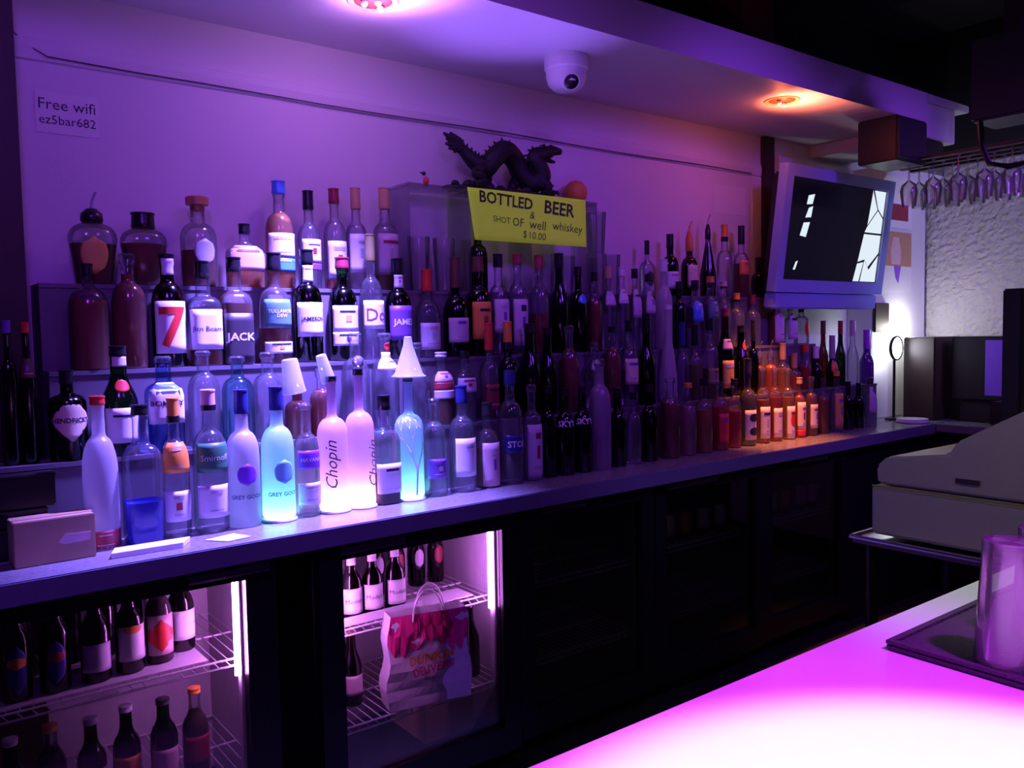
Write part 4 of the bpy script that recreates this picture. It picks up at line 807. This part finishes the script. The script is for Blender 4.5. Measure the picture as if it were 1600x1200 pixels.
obj('speaker_bar', MB().box((-.48, -.015, -.085), (.455, .05, -.004)), 'silver_bezel', tv, bevel=.008)
obj('wall_arm', MB().box((-.08, .10, .22), (.08, .21, .36)), 'black_plastic', tv, bevel=.005)
tag(obj('mounting_board', MB().box((3.86, 2.70, 2.05), (4.72, WY-.001, 2.365)), 'wall_paint', bevel=.004), 'pale mounting board behind the television', 'board')
tag(obj('junction_box', MB().box((4.60, 2.58, 1.43), (4.75, 2.598, 1.60)), 'dark_wood', bevel=.004), 'dark box on the wall below the television corner', 'box')

# ------------------------------------------------------------------ far end: boxes, lamp, speaker, glass rack
t = thing('round_lamp', 'small round lit lamp with dark ring by the pilaster', 'lamp', (4.66, 2.50, .9305))
obj('stem', MB().tube([(0, 0, 0), (0, 0, .35)], .008, 8).lathe([(.05, 0), (.045, .012)], 16, cap0=True, cap1=True), 'black_plastic', t)
m2 = MB().lathe([(.062, 0), (.070, .008), (.070, .018), (.062, .022)], 24); m2.v = [(v[0], -v[2], v[1]+.41) for v in m2.v]; obj('ring', m2, 'black_plastic', t, True)
m2 = MB().lathe([(.062, .012), (.001, .014)], 24); m2.v = [(v[0], -v[2], v[1]+.41) for v in m2.v]; obj('disc', m2, 'bulb_white', t, True)
lamp('pilaster_fill', 'POINT', (4.88, 2.53, 1.45), (1, 1, .92), 3.2, .02)  # added light behind the box stack, apart from the round lamp; brightens the pilaster
tag(obj('till_printer', MB().box((4.76, 2.32, .9305), (5.08, 2.50, 1.40)), 'dark_wood', bevel=.006), 'dark brown box stack beside the pilaster', 'box')
t = thing('computer_terminal', 'black terminal with a violet-lit screen side at counter end', 'computer', (4.95, 2.10, .9305))
obj('case', MB().box((-.12, -.13, .12), (.2, .16, .47)), 'black_plastic', t, bevel=.008); obj('foot', MB().box((-.10, -.1, 0), (.18, .12, .12)), 'black_plastic', t, bevel=.006)
solid('violet_panel', (.25, .10, .75), .4); obj('side_panel', MB().box((-.122, -.128, .15), (-.119, -.02, .45)), 'violet_panel', t)
t = thing('receipt_printer', 'small black receipt printer with a pale front at counter end', 'printer', (4.76, 1.90, .9305))
obj('case', MB().box((-.08, -.07, 0), (.10, .09, .13)), 'black_plastic', t, bevel=.008); obj('front', MB().box((-.083, -.066, .03), (-.079, .0, .12)), P('lilac'), t)
tag(obj('bar_puck', MB().lathe([(.075, 0), (.085, .004), (.08, .022), (.03, .026), (.001, .026)], 24, 2, 1, (4.60, 2.36, .9305), True), 'white_plastic', smooth=True), 'low round white-topped dish at the right end of the counter', 'dish')
t = thing('wall_speaker', 'black loudspeaker under the far end of the soffit', 'speaker', (4.12, 2.2, 2.25))
obj('cabinet', MB().box((-.20, -.10, 0), (.08, .10, .212)), 'black_plastic', t, bevel=.006); obj('side_block', MB().box((.08, -.06, .03), (.34, .08, .15)), 'dark_wood', t, bevel=.006); obj('grille', MB().box((-.19, -.106, .012), (.07, -.101, .20)), P('dark'), t)
rk = thing('glass_rack', 'dark hanging rack for stemmed glasses at the right', 'rack', (4.3, 2.0, 2.27))
for x in (-.16, -.06, .04, .14): obj('rail', MB().box((x-.018, -.50, 0), (x+.018, .30, .012)), 'dark_wood', rk)
for y in (-.42, .22): obj('cross_bar', MB().box((-.2, y-.015, .012), (.2, y+.015, .035)), 'dark_wood', rk)
for x in (-.15, .15): obj('hanger', MB().tube([(x, -.42, .03), (x, -.42, .92)], .006, 6), 'dark_wood', rk)
i = 0
for x in (4.19, 4.29, 4.39):
    for k_, y in enumerate((2.18, 2.06, 1.94, 1.82, 1.70)):
        t = thing('stemmed_glass', 'upturned stemmed glass hanging from the rack, %s from back in the %s line' % (nth(k_+1), ('left', 'middle', 'right')[i//5]), 'glass', (x, y, 2.062), 0, 'glasses on the rack'); i += 1
        obj('bowl', MB().lathe([(.034, 0), (.040, .05), (.042, .075), (.034, .105), (.012, .122), (.005, .13)], 18), 'tumbler', t, True)
        obj('stem', MB().lathe([(.005, .13), (.0042, .17), (.005, .205)], 10), 'tumbler', t, True)
        obj('foot', MB().lathe([(.005, .205), (.012, .2205), (.036, .2225), (.036, .2245), (.001, .2245)], 18), 'tumbler', t, True)
t = thing('hanging_projector', 'black box fixture with cable loop hanging at upper right', 'fixture', (3.62, 1.50, 2.26))
obj('case', MB().box((-.10, -.22, .0), (.12, .09, .32)), 'black_plastic', t, bevel=.01); obj('bracket', MB().box((-.02, -.06, .32), (.04, 0, .93)), 'black_plastic', t)
obj('cable_loop', MB().tube([(-.08, .06, .02), (-.08, .05, -.10), (-.08, .02, -.17), (-.08, -.05, -.19), (-.08, -.16, -.18), (-.08, -.2, .02)], .012, 8), 'black_plastic', t, True)

# ------------------------------------------------------------------ cash register on its stand in the aisle
st = thing('register_stand', 'steel shelf stand under the cash register', 'stand', (2.27, .90, 0))
obj('shelf', MB().box((-.24, -.28, .90), (.24, .30, .915)), 'steel', st, bevel=.003); obj('shelf_lip', MB().tube([(-.243, -.28, .917), (-.243, .30, .917), (.24, .302, .917)], .006, 8), 'chrome', st, True)
for x in (-.21, .21):
    for y in (-.25, .26): obj('leg', MB().tube([(x, y, 0), (x, y, .90)], .016, 10), 'black_enamel', st, True)
rg = thing('cash_register', 'beige electronic cash register on the steel stand', 'cash register', (2.06, 0, 0))
obj('drawer', MB().prism([(1.165, .925), (1.165, 1.052), (.62, 1.052), (.62, .925)], .0, .40), 'beige_plastic', rg, bevel=.008)
bo = MB().prism([(1.155, 1.056), (1.158, 1.10), (1.13, 1.128), (1.06, 1.137), (.975, 1.150), (.955, 1.182), (.80, 1.270), (.62, 1.285), (.62, 1.056)], .012, .39)
obj('upper_body', bo, 'beige_plastic', rg, bevel=.006)
obj('vent_slot', MB().box((.0085, .90, 1.083), (.0115, .955, 1.095)), P('dark'), rg)
obj('drawer_trim', MB().box((-.003, .62, 1.049), (.0, 1.16, 1.054)), P('olive'), rg)
obj('display_pole', MB().box((.20, .89, 1.14), (.245, .935, 1.55)), 'black_plastic', rg, bevel=.004)

# ------------------------------------------------------------------ front bar
fb = thing('front_bar', 'white-topped front bar glowing violet under its lamp', 'bar', (1.2, .2, 0))
obj('bar_top', MB().box((-2.2, -.75, 1.03), (1.5, .388, 1.07)), 'bar_acrylic', fb, bevel=.006); obj('bar_front', MB().box((-2.2, -.3, 0), (1.5, .34, 1.03)), 'black_enamel', fb)
mt = thing('bar_mat', 'black rubber spill mat on the front bar', 'mat', (1.25, .40, 1.0705))
obj('sheet', MB().box((-.285, -.22, 0), (.33, .125, .008)), 'rubber_mat', mt, bevel=.002)
obj('rim', MB().box((-.285, .117, .008), (.33, .125, .012)).box((-.285, -.22, .008), (-.277, .117, .012)), 'rubber_mat', mt)
for i, (x, y, lab) in enumerate(((1.005, .402, 'front upturned glass on the bar mat at picture edge'), (1.095, .400, 'second upturned glass behind the front one on bar mat'), (1.0, .315, 'nearest upturned glass on the bar mat, mostly out of frame'))):
    tumbler(x, y, 1.0790, .142, .036, lab, 'upturned glasses on the bar mat', True)
